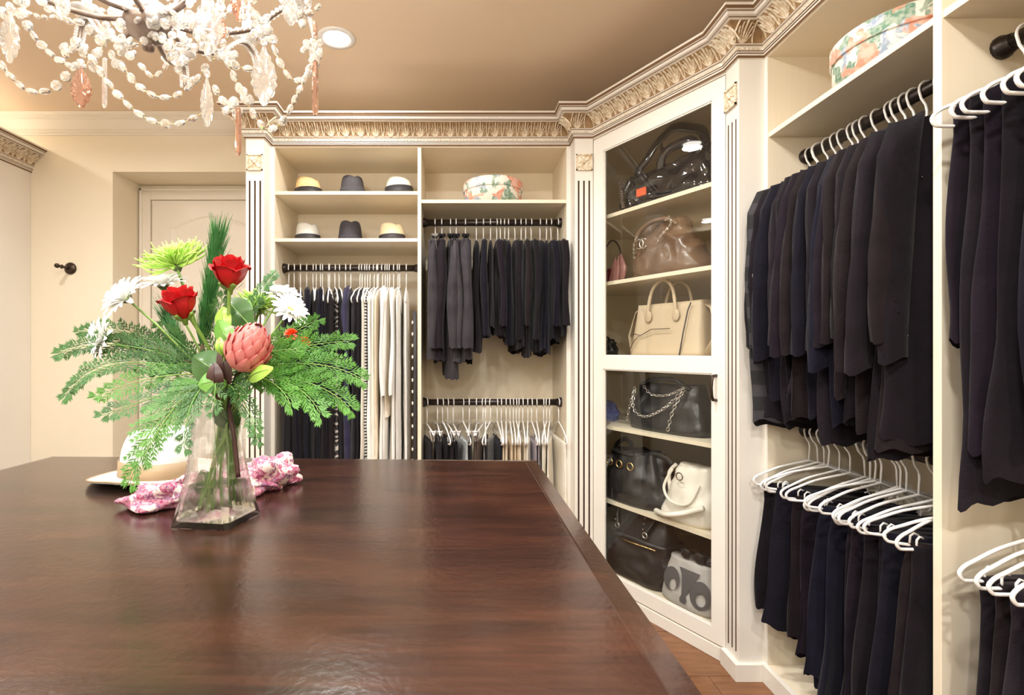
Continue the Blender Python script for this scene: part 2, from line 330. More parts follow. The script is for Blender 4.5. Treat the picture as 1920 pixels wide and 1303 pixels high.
prof = [(0,2.478),(.008,2.478),(.011,2.487),(.018,2.49),(.018,2.497),(.028,2.505),(.055,2.55),(.06,2.553),(.06,2.56),(.075,2.572),(.078,2.589),(0,2.589)]
struct(sweep('trim_1', [(XL-.3,YB),(-1.06,YB)], prof, 'trimw'))
# recess door
CB = YB+.27
dr = MB()
struct(MB().box(DX0-.02, DX1+.02, CB, CB+.03, 0, DZ+.02).build('wall_recess_back', 'wall'))
cs = MB(); cs.box(-2.052,-1.985,CB-.022,CB,0,2.225); cs.box(-1.985,-1.2,CB-.022,CB,2.168,2.235); cs.box(-1.2,-1.135,CB-.022,CB,0,2.235)
cs.box(-2.052,-2.035,CB-.03,CB-.02,0,2.24); cs.box(-2.052,-1.135,CB-.03,CB-.02,2.222,2.24)
struct(cs.build('trim_2', 'trimw', bevel=.004))
door = struct(MB().box(-1.98,-1.205,CB-.008,CB+.02,.01,2.165).build('door_1', 'trimw'))
def arch(x0, x1, z0, zc, rise, n=14):
    out = [(x0,z0),(x1,z0),(x1,zc)]
    for i in range(1, n):
        a = i/n; out.append((x1+(x0-x1)*a, zc+rise*math.sin(PI*a)**1.0))
    return out+[(x0,zc)]
def offset_poly(p, d):
    c = Vector((sum(q[0] for q in p)/len(p), sum(q[1] for q in p)/len(p))); return [((q[0]-c.x)*(1-d/abs(.28))+c.x, (q[1]-c.y)*(1-d/.55)+c.y) for q in p]
for (z0, zc, rise) in ((.78, 1.985, .085), (.25, .62, .0)):
    pl = arch(-1.865,-1.32,z0,zc,rise); q1 = offset_poly(pl,.018); q2 = offset_poly(pl,.04)
    mb = MB(); Y0 = CB-.0082
    mb.grid([[(x,Y0,z) for x,z in pl],[(x,Y0-.007,z) for x,z in offset_poly(pl,.008)],[(x,Y0-.006,z) for x,z in q1],[(x,Y0-.001,z) for x,z in q2],[(x,Y0-.004,z) for x,z in offset_poly(pl,.06)]], True, False, True)
    mb.build('door_panel', 'trimw', door)
# light switch on the recess jamb
sw = thing('light_switch', 'white rocker light switch on the side of the door recess, left of the cedar sprays', 'light switch', (DX0,YB+.1,1.16))
MB().box(0,.006,-.036,.036,-.058,.058).build('cover_plate','white',sw,bevel=.002); MB().box(.005,.010,-.016,.016,-.033,.033).build('rocker','white',sw,bevel=.002)
# robe hook
hk = thing('robe_hook', 'dark bronze turned robe hook on the cream wall left of the bouquet', 'hook', (-2.31,YB,1.684))
mb = MB(); mb.x = Matrix.Rotation(PI/2,4,'X'); mb.lathe([(.001,0),(.034,0),(.036,.006),(.030,.012),(.022,.016),(.010,.020),(.001,.021)],24); mb.build('rosette','bronze',hk,True)
mb = MB(); mb.x = Matrix.Rotation(PI/2,4,'X'); mb.lathe([(.008,.018),(.007,.035),(.011,.042),(.007,.05),(.007,.062),(.013,.072),(.008,.08),(.007,.092),(.014,.104),(.012,.114),(.001,.117)],16); mb.build('peg','bronze',hk,True)
# downlights
for i, (lx, ly, p) in enumerate(LAMPS):
    d = thing('recessed_light', LLAB[i], 'ceiling light', (lx,ly,CEIL), 0, 'recessed ceiling lights')
    MB().lathe([(.058,-.002),(.062,-.006),(.082,-.004),(.084,0),(.058,0)],32,cap=False).build('trim_ring','white',d,True)
    MB().lathe([(.001,-.003),(.058,-.003),(.058,-.0005),(.001,-.0005)],32).build('lens','lampglow',d)
# ------------------------------------------------------------------ cabinets
TOP, DECK, FY, FX = 2.262, .062, 2.69, 1.117
T0, T1 = Vector((.678,2.59,0)), Vector((1.022,1.971,0)); DU = (T1-T0).normalized(); DN = Vector((-DU.y, DU.x, 0)); DL = (T1-T0).length
def tpx(px):       # distance along the diagonal face of the point seen at column px
    k = (px-CX)/F; return (k*T0.y-T0.x)/(DU.x-k*DU.y)
def pilaster(par, o, u, nrm, wd=.091, th=.10):
    """fluted board: outward normal nrm; o is the floor point of its left front edge"""
    mb = MB(); mb.x = frame(o, u, nrm); z0, zf0, zf1, z1 = .0, .088, 2.045, TOP
    g = []; c = wd/2; gw, gd = .0042, .007; xs = [0]
    for k in (-1,0,1): xs += [c+k*.0265-gw, c+k*.0265-gw*.5, c+k*.0265+gw*.5, c+k*.0265+gw]
    xs.append(wd)
    ys = [0]+[0,-gd,-gd,0]*3+[0]
    mb.grid([[(x,y,z) for x,y in zip(xs,ys)] for z in (zf0,zf1)])
    for q in range(len(mb.f)):
        if ys[q] < 0 or ys[q+1] < 0: mb.m[q] = 1
    mb.grid([[(0,0,z),(wd,0,z)] for z in (z0,zf0)]); mb.grid([[(0,0,z),(wd,0,z)] for z in (zf1,z1)])
    for x0, x1 in ((0,0),(wd,wd)): mb.grid([[(x0,0,z),(x0,-th,z)] for z in (z0,z1)])
    for k in range(3): # end stops of the flutes
        i = 1+k*4
        for z in (zf0,zf1): mb.af([tuple(range(4))], mb.av([(xs[i+j],ys[i+j],z) for j in range(4)]))
    p = mb.build('pilaster', ['cream','groove'], par)
    # carved rosette block
    mb = MB(); mb.x = frame(o, u, nrm); zc = 2.135; h = .040
    mb.box(c-h,c+h,0,.005,zc-h,zc+h)
    for x0,x1,z_0,z_1 in ((-h,h,-h,-h+.006),(-h,h,h-.006,h),(-h,-h+.006,-h,h),(h-.006,h,-h,h)): mb.box(c+x0,c+x1,.004,.010,zc+z_0,zc+z_1)
    for k in range(4):
        a = PI/4+k*PI/2; d = Vector((math.cos(a),0,math.sin(a))); s_ = Vector((-math.sin(a),0,math.cos(a)))
        rows = []
        for j in range(5):
            q = j/4; r_ = .007+.031*q; wdt = .011*math.sin(PI*(.15+.72*q))
            rows.append([Vector((c,0,zc))+d*r_+s_*wdt*e+Vector((0,.006+.007*(1-abs(e))*math.sin(PI*(.2+.7*q)),0)) for e in (-1,-.5,0,.5,1)])
        mb.grid(rows)
        a2 = k*PI/2; d2 = Vector((math.cos(a2),0,math.sin(a2)))
        mb.ell(Vector((c,.006,zc))+d2*.022,.006 if k%2 else .010,.004,.010 if k%2 else .006,6,4)
    mb.ell((c,.010,zc),.007,.006,.007,10,6)
    mb.build('rosette_block', 'leaf', par, bevel=.0)
    return p
def rod(par, a, b, caps=True):
    r = MB().tube([a,b],.0175,16).build('hanging_rod','rod',par,True)
    a, b = Vector(a), Vector(b); d = (b-a).normalized()
    if caps:
        for e, s_ in ((a,1),(b,-1)):
            MB().tube([e, e+d*s_*.008, e+d*s_*.012, e+d*s_*.03],[.027,.027,.023,.019],16).build('rod_flange','rod',r,True)
    return r
# --- back wardrobe (two bays)
wu = thing('wardrobe_unit','cream built-in wardrobe on the back wall with hat shelves and three hanging rods','wardrobe')
def part(n, *b, m='melamine', par=wu, bev=.001): return MB().box(*b).build(n, m, par, bevel=bev)
XA, XD0, XD1, XB = -.951, -.208, -.189, .566
part('back_panel', XA-.02, XB+.02, YB-.006, YB-.001, 0, TOP)
part('side_panel', XA-.0195, XA, FY+.001, YB-.006, 0, TOP); part('side_panel', XB, XB+.0215, FY+.001, YB-.006, 0, TOP)
part('divider', XD0, XD1, FY, YB-.006, DECK, TOP-.012, m='melamine')
part('top_panel', XA, XB, FY+.001, YB-.006, TOP-.012, TOP+.01)
part('deck_panel', XA, XB, FY+.001, YB-.006, DECK-.02, DECK); part('plinth', XA-.02, XB+.02, FY-.012, FY+.0, 0, DECK+.002, m='cream')
part('face_edge', XA-.0199, XA+.0, FY-.002, FY+.001, DECK, TOP, m='cream'); part('face_edge', XB, XB+.021, FY-.002, FY+.001, DECK, TOP, m='cream')
for z in (2.024, 1.779): part('shelf', XA, XD0, FY+.003, YB-.006, z-.018, z)
part('shelf', XD1, XB, FY+.003, YB-.006, 1.962, 1.980)
RY = FY+.137
rod(wu, (XA,RY,1.644),(XD0,RY,1.644)); rod(wu, (XD1,RY,1.892),(XB,RY,1.892)); rod(wu, (XD1,RY,.912),(XB,RY,.912))
pilaster(wu, (-1.060,2.59,0), (1,0), (0,-1)); pilaster(wu, (.587,2.59,0), (1,0), (0,-1), th=.12)
part('side_panel', -1.060, -1.045, 2.592, YB-.001, 0, TOP, m='cream')
part('plinth', -1.075, -.958, 2.575, 2.69, 0, DECK-.003, m='cream'); part('plinth', .574, .678, 2.575, 2.69, 0, DECK-.003, m='cream')
# --- corner display cabinet
cc = thing('corner_cabinet','tall cream corner display cabinet with a two-pane glass door full of handbags','cabinet')
pent = [(.680,2.592),(.680,YB-.002),(1.53,YB-.002),(1.53,1.973),(1.024,1.973)]
pin = [(.70,2.60),(.70,YB-.02),(1.512,YB-.02),(1.512,1.995),(1.032,1.995)]
def ppart(n, poly, z0, z1, m='melamine'): return MB().prism(poly, z0, z1).build(n, m, cc)
ppart('deck_panel', pin, .07, .098); ppart('top_panel', pin, 2.235, 2.26)
ins = Vector((DN.x,DN.y))*.028
ps = [(pin[0][0]+ins.x*.2+.002,pin[0][1]+.045), pin[1], pin[2], (pin[3][0],pin[3][1]), (pin[4][0]+ins.x+.0,pin[4][1]+.0)]
SH = [1.870, 1.537, 1.168, .822, .455]
for z in SH: ppart('shelf', ps, z-.018, z)
MB().box(.680,.699,2.60,YB-.002,.0,2.26).build('side_panel','melamine',cc); MB().box(.70,1.53,YB-.02,YB-.002,0,2.26).build('back_panel','melamine',cc)
MB().box(1.513,1.53,1.975,YB-.02,0,2.26).build('back_panel','melamine',cc); MB().box(1.03,1.512,1.975,1.993,0,2.26).build('side_panel','melamine',cc)
FT = frame(T0,(DU.x,DU.y),(-DN.x,-DN.y))       # x along face, y toward the room
dcol = MB(); dcol.x = FT
def dbox(n, par, x0,x1,y0,y1,z0,z1, m='door', bev=.002): 
    b_ = MB(); b_.x = FT; return b_.box(x0,x1,y0,y1,z0,z1).build(n, m, par, bevel=bev)
dbox('top_rail', cc, .0, DL, -.03, -.001, 2.249, 2.262, 'cream'); dbox('plinth', cc, .0, DL, -.02, .004, 0, .052, 'cream'); dbox('plinth_shadow_gap', cc, .01, DL-.01,-.02,-.004,.052,.058,'glaze')
dbox('top_gap', cc, .0, DL,-.03,-.004,2.244,2.249,'glaze')
t0, tg0, tg1, t1 = .004, tpx(1131), tpx(1335), DL-.002
dw = MB(); dw.x = FT
def ringface(mb, xs0,xs1,zs0,zs1,x0,x1,z0,z1,y0,y1):  # inner sloped bead around an opening
    mb.grid([[(xs0,y0,zs0),(xs1,y0,zs0),(xs1,y0,zs1),(xs0,y0,zs1)],[(x0,y1,z0),(x1,y1,z0),(x1,y1,z1),(x0,y1,z1)]], True)
ZD = (.058, .118, 1.105, 1.168, 2.172, 2.244)
dw.box(t0,tg0,-.02,.0,ZD[0],ZD[5]); dw.box(tg1,t1,-.02,0,ZD[0],ZD[5])
for a, b in ((ZD[0],ZD[1]),(ZD[2],ZD[3]),(ZD[4],ZD[5])): dw.box(tg0,tg1,-.02,0,a,b)
dframe = dw.build('door','door',cc)
for z0, z1 in ((ZD[1],ZD[2]),(ZD[3],ZD[4])):
    g_ = MB(); g_.x = FT; g_.box(tg0-.003,tg1+.003,-.014,-.011,z0-.003,z1+.003).build('glass_pane','pane',dframe)
    for x0,x1,za,zb in ((tg0,tg0+.006,z0,z1),(tg1-.006,tg1,z0,z1),(tg0,tg1,z0,z0+.006),(tg0,tg1,z1-.006,z1)):
        g_ = MB(); g_.x = FT; g_.box(x0,x1,-.011,-.004,za,zb).build('glazing_bead','cream',dframe)
hx = tpx(1343); hz = 1.05
g_ = MB(); g_.x = FT; g_.tube([(hx,0,hz-.048),(hx,.02,hz-.046),(hx,.026,hz-.03),(hx,.029,hz),(hx,.026,hz+.03),(hx,.02,hz+.046),(hx,0,hz+.048)],[.006,.006,.005,.005,.005,.006,.006],8); g_.build('handle','bronze',dframe,True)
# --- right wardrobe run
ru = thing('wardrobe_run','long cream open wardrobe along the right wall filled with black clothes','wardrobe')
def rpart(n, *b, m='melamine', bev=.001): return MB().box(*b).build(n, m, ru, bevel=bev)
RB0, RB1, RB2, RB3 = 1.862, 1.216, 1.194, .46
rpart('back_panel', 1.517, 1.532, -.6, 1.88, 0, TOP)
rpart('side_panel', FX, 1.517, RB0, 1.879, 0, TOP, m='melamine'); rpart('face_edge', FX-.002, FX+.0, RB0, 1.881, .06, TOP, m='cream')
rpart('divider', FX, 1.517, RB2, RB1, DECK, TOP-.012); rpart('divider', FX, 1.517, RB3-.02, RB3, DECK, TOP-.012)
rpart('deck_panel', FX+.001, 1.517, -.6, RB0, DECK-.02, DECK); rpart('top_panel', FX, 1.517, -.6, RB0, TOP-.010, TOP+.01)
rpart('plinth', FX-.018, FX, -.6, 1.881, 0, DECK+.002, m='cream')
for a, b in ((RB1,RB0),(RB3,RB2)):
    rpart('shelf', FX+.003, 1.517, a, b, 1.962, 1.980)
    rod(ru, (FX+.137,a,1.892),(FX+.137,b,1.892)); rod(ru, (FX+.137,a,.910),(FX+.137,b,.910))
pilaster(ru, (1.022,1.971,0), (0,-1), (-1,0), wd=.090, th=.10)
rpart('side_panel', 1.0215, FX, 1.8795, 1.896, 0, TOP, m='cream')
rpart('plinth', 1.002, FX-.018, 1.863, 1.881, 0, DECK, m='cream'); rpart('plinth', 1.002, 1.022, 1.8812, 1.975, 0, DECK, m='cream')
# --- left wardrobe end
lw = thing('wardrobe_end','plain cream wardrobe side with carved crown at the left edge of the room','wardrobe')
MB().box(XL-.34,XL,.2,YB-.002,0,TOP+.02).build('body','cream',lw)
# ------------------------------------------------------------------ carved crown
CPROF = [(0,2.255),(.006,2.255),(.010,2.262),(.010,2.268),(.014,2.270),(.014,2.274),(.0175,2.276),(.0175,2.288),(.022,2.290),(.022,2.294),(.024,2.297),(.027,2.306),(.033,2.320),(.042,2.333),(.054,2.345),(.068,2.354),(.076,2.357),(.076,2.361),(.084,2.364),(.088,2.372),(.088,2.376),(.094,2.378),(.100,2.386),(.100,2.395),(0,2.395)]
GRV = (1,3,5,8,16,19,21)
def leaf_mesh():
    mb = MB()
    def cove(s):  # s 0..1 -> outward distance, height
        pts = CPROF[10:16]; q = s*(len(pts)-1); i = min(int(q), len(pts)-2); f = q-i
        return pts[i][0]*(1-f)+pts[i+1][0]*f, pts[i][1]*(1-f)+pts[i+1][1]*f
    def lobe(p0, p1, bend, wd, h):
        rows = []
        for j in range(6):
            q = j/5; u = p0[0]+(p1[0]-p0[0])*q**1.25+bend*math.sin(PI*q); s = p0[1]+(p1[1]-p0[1])*q
            d, z = cove(min(s,1)); wq = wd*math.sin(PI*min(.96,.12+.86*q))**.7
            lift = h*(.35+.9*q)+(.006*q**3)
            rows.append([(u-wq, d+.0005, z), (u-wq*.45, d+lift*.8, z-lift*.3), (u+wq*.45, d+lift*.8, z-lift*.3), (u+wq, d+.0005, z)])
        mb.grid(rows)
    lobe((0,0),(0,.98),0,.0042,.010)
    for s_ in (-1,1):
        lobe((s_*.0022,.02),(s_*.0125,.90),s_*.003,.0030,.008)
        lobe((s_*.003,.0),(s_*.022,.74),s_*.004,.0030,.0070)
        lobe((s_*.004,.0),(s_*.027,.46),s_*.003,.0026,.005)
        lobe((s_*.036,.02),(s_*.030,.97),-s_*.003,.0030,.008)
    return mb.mesh('acanthus_leaf','leaf',True)
LEAF = leaf_mesh()
def crown(name, path, label=None):
    o = sweep(name, path, CPROF, 'cream', None, GRV, 'brownline'); o.data.materials.append(M['glaze'])
    struct(o)
    # glaze the cove behind the leaves
    k = len(CPROF)
    for idx, f_ in enumerate(o.data.polygons):
        if idx < (len(path)-1)*(k-1) and 10 <= idx % (k-1) <= 14: f_.material_index = 2
    # leaves: pitch set so that mitres hold no leaf
    path = [Vector(p) for p in path]; bead = MB()
    for i in range(len(path)-1):
        a, b = path[i], path[i+1]; d = (b-a); L = d.length; d.normalize(); nr = Vector((d.y,-d.x))
        def turn(j):
            if j <= 0 or j >= len(path)-1: return 0
            e1 = (path[j]-path[j-1]).normalized(); e2 = (path[j+1]-path[j]).normalized()
            cr = e1.x*e2.y-e1.y*e2.x; return math.tan(math.atan2(cr, e1.dot(e2))/2)
        ea, eb = turn(i)*.05, turn(i+1)*.05     # extension of the cove midline at either end
        s0, s1 = -ea, L+eb
        n = max(1, round((s1-s0)/.078))
        if s1-s0 < .05: continue
        for q in range(n):
            s = s0+(s1-s0)*(q+.5)/n; c = a+d*s
            o2 = bpy.data.objects.new('acanthus_leaf', LEAF); COL.objects.link(o2); o2.parent = o
            mm = Matrix(((d.x,nr.x,0,c.x),(d.y,nr.y,0,c.y),(0,0,1,0),(0,0,0,1))); o2.matrix_world = mm @ Matrix.Scale(min(1.05,(s1-s0)/n/.074),4,(1,0,0))
        e0, e1_ = -turn(i)*.02, L+turn(i+1)*.02; nb = int((e1_-e0)/.017)
        for q in range(nb):
            c = a+d*(e0+.0085+q*.017)
            bead.x = Matrix(((d.x,nr.x,0,c.x),(d.y,nr.y,0,c.y),(0,0,1,0),(0,0,0,1)))
            bead.ell((0,.0175,2.282),.0062,.0035,.0042,6,4); bead.ell((.0083,.0175,2.282),.0018,.0025,.0045,4,4)
    bo = bead.build('bead_course','leaf',o,True); bo['kind'] = 'stuff'
    return o
crown('trim_3', [(-1.06,YB),(-1.06,2.59),(-.969,2.59),(-.969,FY),(.587,FY),(.587,2.59),(.678,2.59),(1.022,1.971),(1.022,1.881),(FX,1.881),(FX,-.6)])
crown('trim_4', [(XL,.2),(XL,YB)][::-1] if False else [(XL,.2),(XL,YB)])
# fillers above the cabinets behind the crown
struct(MB().box(-1.058,XB+.02,FY+.001,YB-.001,TOP+.012,2.39).build('trim_5','cream')); struct(MB().box(FX+.001,1.53,-.6,1.88,TOP+.012,2.39).build('trim_6','cream'))
struct(MB().prism([(.69,2.60),(.69,YB-.003),(1.53,YB-.003),(1.53,1.975),(1.03,1.975)],2.262,2.39).build('trim_7','cream')); struct(MB().box(-1.058,-.97,2.592,FY,TOP+.001,2.39).build('trim_8','cream')); struct(MB().box(.588,.69,2.592,FY,TOP+.001,2.39).build('trim_9','cream'))
struct(MB().box(1.024,FX,1.883,1.974,TOP+.001,2.39).build('trim_10','cream'))
# ------------------------------------------------------------------ table
TT = .89
tb = thing('island_table','large dark brown wooden island carrying the vase, the scarf and the straw hat','island')
def tpt(px, py): Y = (HC-TT)*F/(py-CY); return ((px-CX)*Y/F, Y)
fr_ = tpt(1006,859.5); flc = tpt(98,852)
frn = (fr_[0]+.0, -.35); fln = (flc[0]-.02, -.35)
corn = [Vector(q) for q in (fln, frn, fr_, flc)]
def inset(c, d):
    m_ = sum(c, Vector((0,0)))/4; out = []
    for q in c: out.append(Vector((q.x-math.copysign(d,q.x-m_.x), q.y-math.copysign(d,q.y-m_.y))))
    return out
mb = MB()
rows = [[(*q,z) for q in inset(corn,d)] for d, z in ((.02,TT-.045),(.006,TT-.043),(0,TT-.036),(0,TT-.010),(.003,TT-.005),(.034,TT-.0006),(.036,TT-.0012),(.038,TT))]
mb.grid(rows, True, True, True); mb.build('table_top','table',tb)
b_ = inset(corn,.05); mb = MB(); mb.prism([tuple(q) for q in b_], .09, TT-.045); mb.build('body','table',tb)
k_ = inset(corn,.09); mb = MB(); mb.prism([tuple(q) for q in k_], .0, .09); mb.build('plinth','table',tb)
xf = b_[1].x
for i in range(3):
    y0 = -.22+i*.53
    for z0, z1 in ((.13,.36),(.38,.61),(.63,.82)):
        dwr = MB().box(xf,xf+.016,y0,y0+.51,z0,z1).build('drawer','table',tb,bevel=.003)
        MB().tube([(xf+.014,y0+.2,(z0+z1)/2),(xf+.036,y0+.21,(z0+z1)/2),(xf+.036,y0+.30,(z0+z1)/2),(xf+.014,y0+.31,(z0+z1)/2)],.004,8).build('pull','bronze',dwr,True)
# ------------------------------------------------------------------ hangers
def hanger_mesh(hw=.2, name='hanger', clips=False):
    mb = MB(); R = .0225; pts = []
    for a in range(-35, 206, 20): pts.append((R*math.cos(math.radians(a)), 0, R*math.sin(math.radians(a))))
    pts += [(-.016,0,-.024),(-.004,0,-.040),(0,0,-.055),(0,0,-.108)]
    mb.tube(pts, .0030, 8)
    sh = [(0,0,-.096),(.03,0,-.101),(.10,0,-.122),(hw-.035,0,-.146),(hw-.012,0,-.158),(hw,0,-.172),(hw-.006,0,-.186),(hw-.022,0,-.190),(hw*.5,0,-.190),(0,0,-.190)]
    sh = [(x,y,z-.012) for x,y,z in sh]; sh[0] = (0,0,-.104)
    sm_ = [tuple(p) for p in cat_rom(sh,3)]
    full = sm_ + [(-x,0,z) for x,_,z in sm_[::-1][1:-1]]
    mb.tube(full, .0040, 8, closed=True, up=(0,1,0))
    for s_ in (-1,1):
        mb.tube([(s_*(hw-.055),0,-.202),(s_*(hw-.055),0,-.180),(s_*(hw-.062),0,-.172),(s_*(hw-.072),0,-.176)], .0026, 6)
    return mb.mesh(name, 'hanger', True)
HM = hanger_mesh(.165); HT = hanger_mesh(.185); HN = hanger_mesh(.205)
def skirt_hanger_mesh():
    mb = MB(); R = .0225
    pts = [(R*math.cos(math.radians(a)), 0, R*math.sin(math.radians(a))) for a in range(-35, 206, 20)]+[(-.016,0,-.024),(-.004,0,-.04),(0,0,-.055),(0,0,-.12)]
    mb.tube(pts, .0030, 8); mb.tube([(-.19,0,-.150),(-.10,0,-.132),(0,0,-.12),(.10,0,-.132),(.19,0,-.150)], .0042, 8)
    for s_ in (-1,1):
        for q in (-1,1): mb.grid([[(s_*.165-.012,q*.002,-.165),(s_*.165+.012,q*.002,-.165)],[(s_*.165-.012,q*.013,-.130),(s_*.165+.012,q*.013,-.130)],[(s_*.165-.012,q*.016,-.130),(s_*.165+.012,q*.016,-.130)],[(s_*.165-.012,q*.005,-.185),(s_*.165+.012,q*.005,-.185)]])
        mb.tube([(s_*.165,-.012,-.135),(s_*.165,.012,-.135)],.003,6)
    return mb.mesh('hanger','hanger',True)
HS = skirt_hanger_mesh()
def place(obj, pos, rz, ry=0): obj.location = pos; obj.rotation_euler = (0, ry, rz)
def garment(kind, m, seed, L=.7, hw=.18, th=.03, flare=1.1, fold=.008, hem=.02, sl=0, sm=None, slt=.05, droop=.065, nk=.045, sway=0):
    """one hanging garment, local x across the shoulders, y its thickness; returns (mesh of the body, list of sleeve meshes)"""
    r = random.Random(seed); mb = MB(); N = 44
    k1, k2, p1, p2, p3 = r.uniform(16,26), r.uniform(30,46), r.uniform(0,6), r.uniform(0,6), r.uniform(0,6)
    rows = []
    if kind == 'folded':      # trousers or skirt folded over the bar
        prof = [(-.1845,.78,.35),(-.1835,.95,.7),(-.190,1,.9),(-.21,1,1)]
    else:
        prof = [(-.090,nk/hw,.30),(-.094,(nk+.012)/hw,.5),(-.105,.45,.6),(-.118,.68,.7),(-.135,.88,.85),(-.150,.97,.95),(-.170,1.0,1)]
    dz = -.010 if kind != 'dress' else -.030
    prof = [(z+dz,a,b) for z,a,b in prof]
    z1 = prof[-1][0]; n = 13; Z1 = -L
    for j in range(1, n+1):
        q = j/n; prof.append((z1+(Z1-z1)*q, 1+(flare-1)*q+(.04*math.sin(p3+q*5) if kind!='folded' else .03*math.sin(p3+q*4)), 1+q*.35))
    hx = [r.uniform(-1,1) for _ in range(4)]
    for j, (z, wf, tf) in enumerate(prof):
        v = max(0, (z1-z)/(z1-Z1)) if z < z1 else 0; row = []
        for i in range(N):
            a = 2*PI*i/N; c, s_ = math.cos(a), math.sin(a)
            x = hw*wf*math.copysign(abs(c)**.85, c); y = th*.5*tf*s_
            am = fold*min(1,(.25+v*1.2))*(1 if z < -.13 or kind=='folded' else .3)
            off = am*(math.sin(k1*x+p1+1.5*v)+.55*math.sin(k2*x+p2-2*v)) 
            y += off*(.7+.3*s_) + am*.9*math.sin(k2*.7*x+p3+v)*s_
            y += .006*noise.noise(Vector((x*7+seed, z*5, s_*2)))*2*v
            zz = z
            if kind != 'folded' and j < 7: zz = z
            if v > .6:
                w_ = (v-.6)/.4; zz += w_*hem*(.7*hx[0]*x/hw+.35*hx[2]*math.sin(2*a+hx[3]*4)+.12*math.sin(9*a))
            x += sway*v + .010*v*math.sin(z*11+p1)
            row.append((x,y,zz))
        rows.append(row)
    mb.grid(rows, True, kind=='folded', False)
    # turned hem
    body = mb.mesh('garment', m, True); sls = []
    if sl:
        for sd in (-1,1):
            ms = MB(); rr = []; n_ = 10; bend = r.uniform(-.02,.03); out = r.uniform(.0,.045); yo = r.uniform(-.012,.012)
            for j in range(n_+1):
                q = j/n_; cx = sd*(hw*.90+ out*math.sin(q*PI*.62)+.018*q); cz = -.150-(sl-.03)*q; cy = yo*q+.004*math.sin(q*6+p1)
                rx = slt*(1-.35*q)*(.75 if j==0 else 1); ry = th*.5*(.95+.15*math.sin(q*7+p2))
                if j == 0: cz = -.128; cx = sd*hw*.82
                rr.append([(cx+rx*math.cos(2*PI*i/16)*(1+.10*math.sin(3*i+q*8+p3)), cy+ry*math.sin(2*PI*i/16), cz - (sd*.25*rx*math.cos(2*PI*i/16) if j else sd*.35*rx*math.cos(2*PI*i/16)) + .005*math.sin(q*20+i)) for i in range(16)])
            ms.grid(rr, True, True, False); sls.append((ms.mesh('sleeve', sm or m, True), bend))
    return body, sls
HANGERS = []
def hang(pos, rz, hm, hlabel, hgroup, g=None, gname=None, glabel=None, gcat=None, ggroup=None, extra=None, tilt=0):
    h = bpy.data.objects.new('hanger', hm); COL.objects.link(h); place(h, pos, rz, tilt); tag(h, hlabel, 'hanger', hgroup)
    if not g: return h, None
    body, sls = g
    if sls or extra:
        t_ = thing(gname, glabel, gcat, pos, rz, ggroup); t_.rotation_euler = (0, tilt, rz)
        b_ = link('body' , body, t_)
        for sm_, bend in sls: link('sleeve', sm_, t_)
        if extra: extra(t_)
    else:
        t_ = bpy.data.objects.new(gname, body); COL.objects.link(t_); place(t_, pos, rz, tilt); tag(t_, glabel, gcat, ggroup)
    return h, t_
rg = random.Random(11)
def wx(px, Y): return (px-CX)*Y/F
HZ = .0005     # hook rests on the rod
# --- back right bay, upper rod: five tailored jackets then tops
UR = [1062,1097,1142,1173,1222,1280,1317,1355,1388,1407,1430,1450,1484,1517,1541,1570,1617,1651,1675,1711]
UR = [440+x/2.824 for x in UR]
def lapel(tt, m='slate'):
    mb = MB()
    for s_ in (-1,1):
        mb.grid([[(.205-.02*k-.008*k*k*.2, s_*(.006+.010*math.sin(k*.55)), -.10-.055*k) for k in range(6)],[(.215+.006*math.sin(k), s_*(.013+.015*math.sin(k*.55)), -.13-.052*k) for k in range(6)]])
    mb.tube([(.02,0,-.083),(.06,.013,-.078),(.10,.014,-.092),(.06,-.013,-.078),(.02,0,-.083)],.009,8)
    mb.build('collar', m, tt, True)
def buttons(tt):
    for k in range(4): MB().ell((.232,-.017,-.50-.022*k),.003,.002,.003,8,4).build('button','steel',tt,True)
jl = ['black tailored jacket with grey lapel, first at the left end of the upper rod','charcoal tailored jacket second from the left on the upper rod, back wall','dark jacket with silver cuff buttons, third on the upper rod of the back wall','slate grey blazer fourth from the left on the upper rod, back wall','charcoal blazer with stand collar, fifth from the left beside the thin black tops']
for i, px in enumerate(UR):
    x = wx(px, RY); pos = (x, RY, 1.892-HZ+.0)
    rz = -PI/2 + rg.uniform(-.10,.10); hl = f'white hanger, {ORD[i]} from the left, upper rod of the right bay, back wall'
    if i < 5:
        m = ['slate', BL[5], 'slate', 'charcoal2', 'slate'][i]
        g = garment('jacket', m, 100+i, L=.74+.02*(i%3)+(.06 if i==2 else 0), hw=.205, th=.055, flare=1.04, fold=.006, hem=.03, sl=.56, slt=.055, nk=.06)
        hang(pos, rz, HM, hl, 'hangers on the back wall rods', g, 'jacket', jl[i], 'jacket', 'jackets and tops on the upper rod of the back wall', (lambda tt,i=i: (lapel(tt,'greycloth' if i==0 else BL[0]), buttons(tt) if i in (0,2) else None)))
    else:
        L = [.70,.62,.58,.61,.60,.64,.66,.70,.71,.72,.70,.72,.72,.66,.62][i-5]+rg.uniform(-.01,.01); m = BL[[1,3,0,2,6,0,3,1,2,4,0,3,6,3,1][i-5]] if i != 13 else 'charcoal2'
        g = garment('top', m, 130+i, L=L, hw=rg.uniform(.175,.2), th=rg.uniform(.030,.040), flare=rg.uniform(.98,1.1), fold=.007, hem=.03, sl=rg.choice([0,.45,.52,.5]), slt=.042, nk=.03)
        hang(pos, rz+rg.uniform(-.12,.05), HM, hl, 'hangers on the back wall rods', g, 'top', f'{"dark grey" if i==13 else "black"} top, {ORD[i]} from the left, upper rod of the back wall', 'top', 'jackets and tops on the upper rod of the back wall')
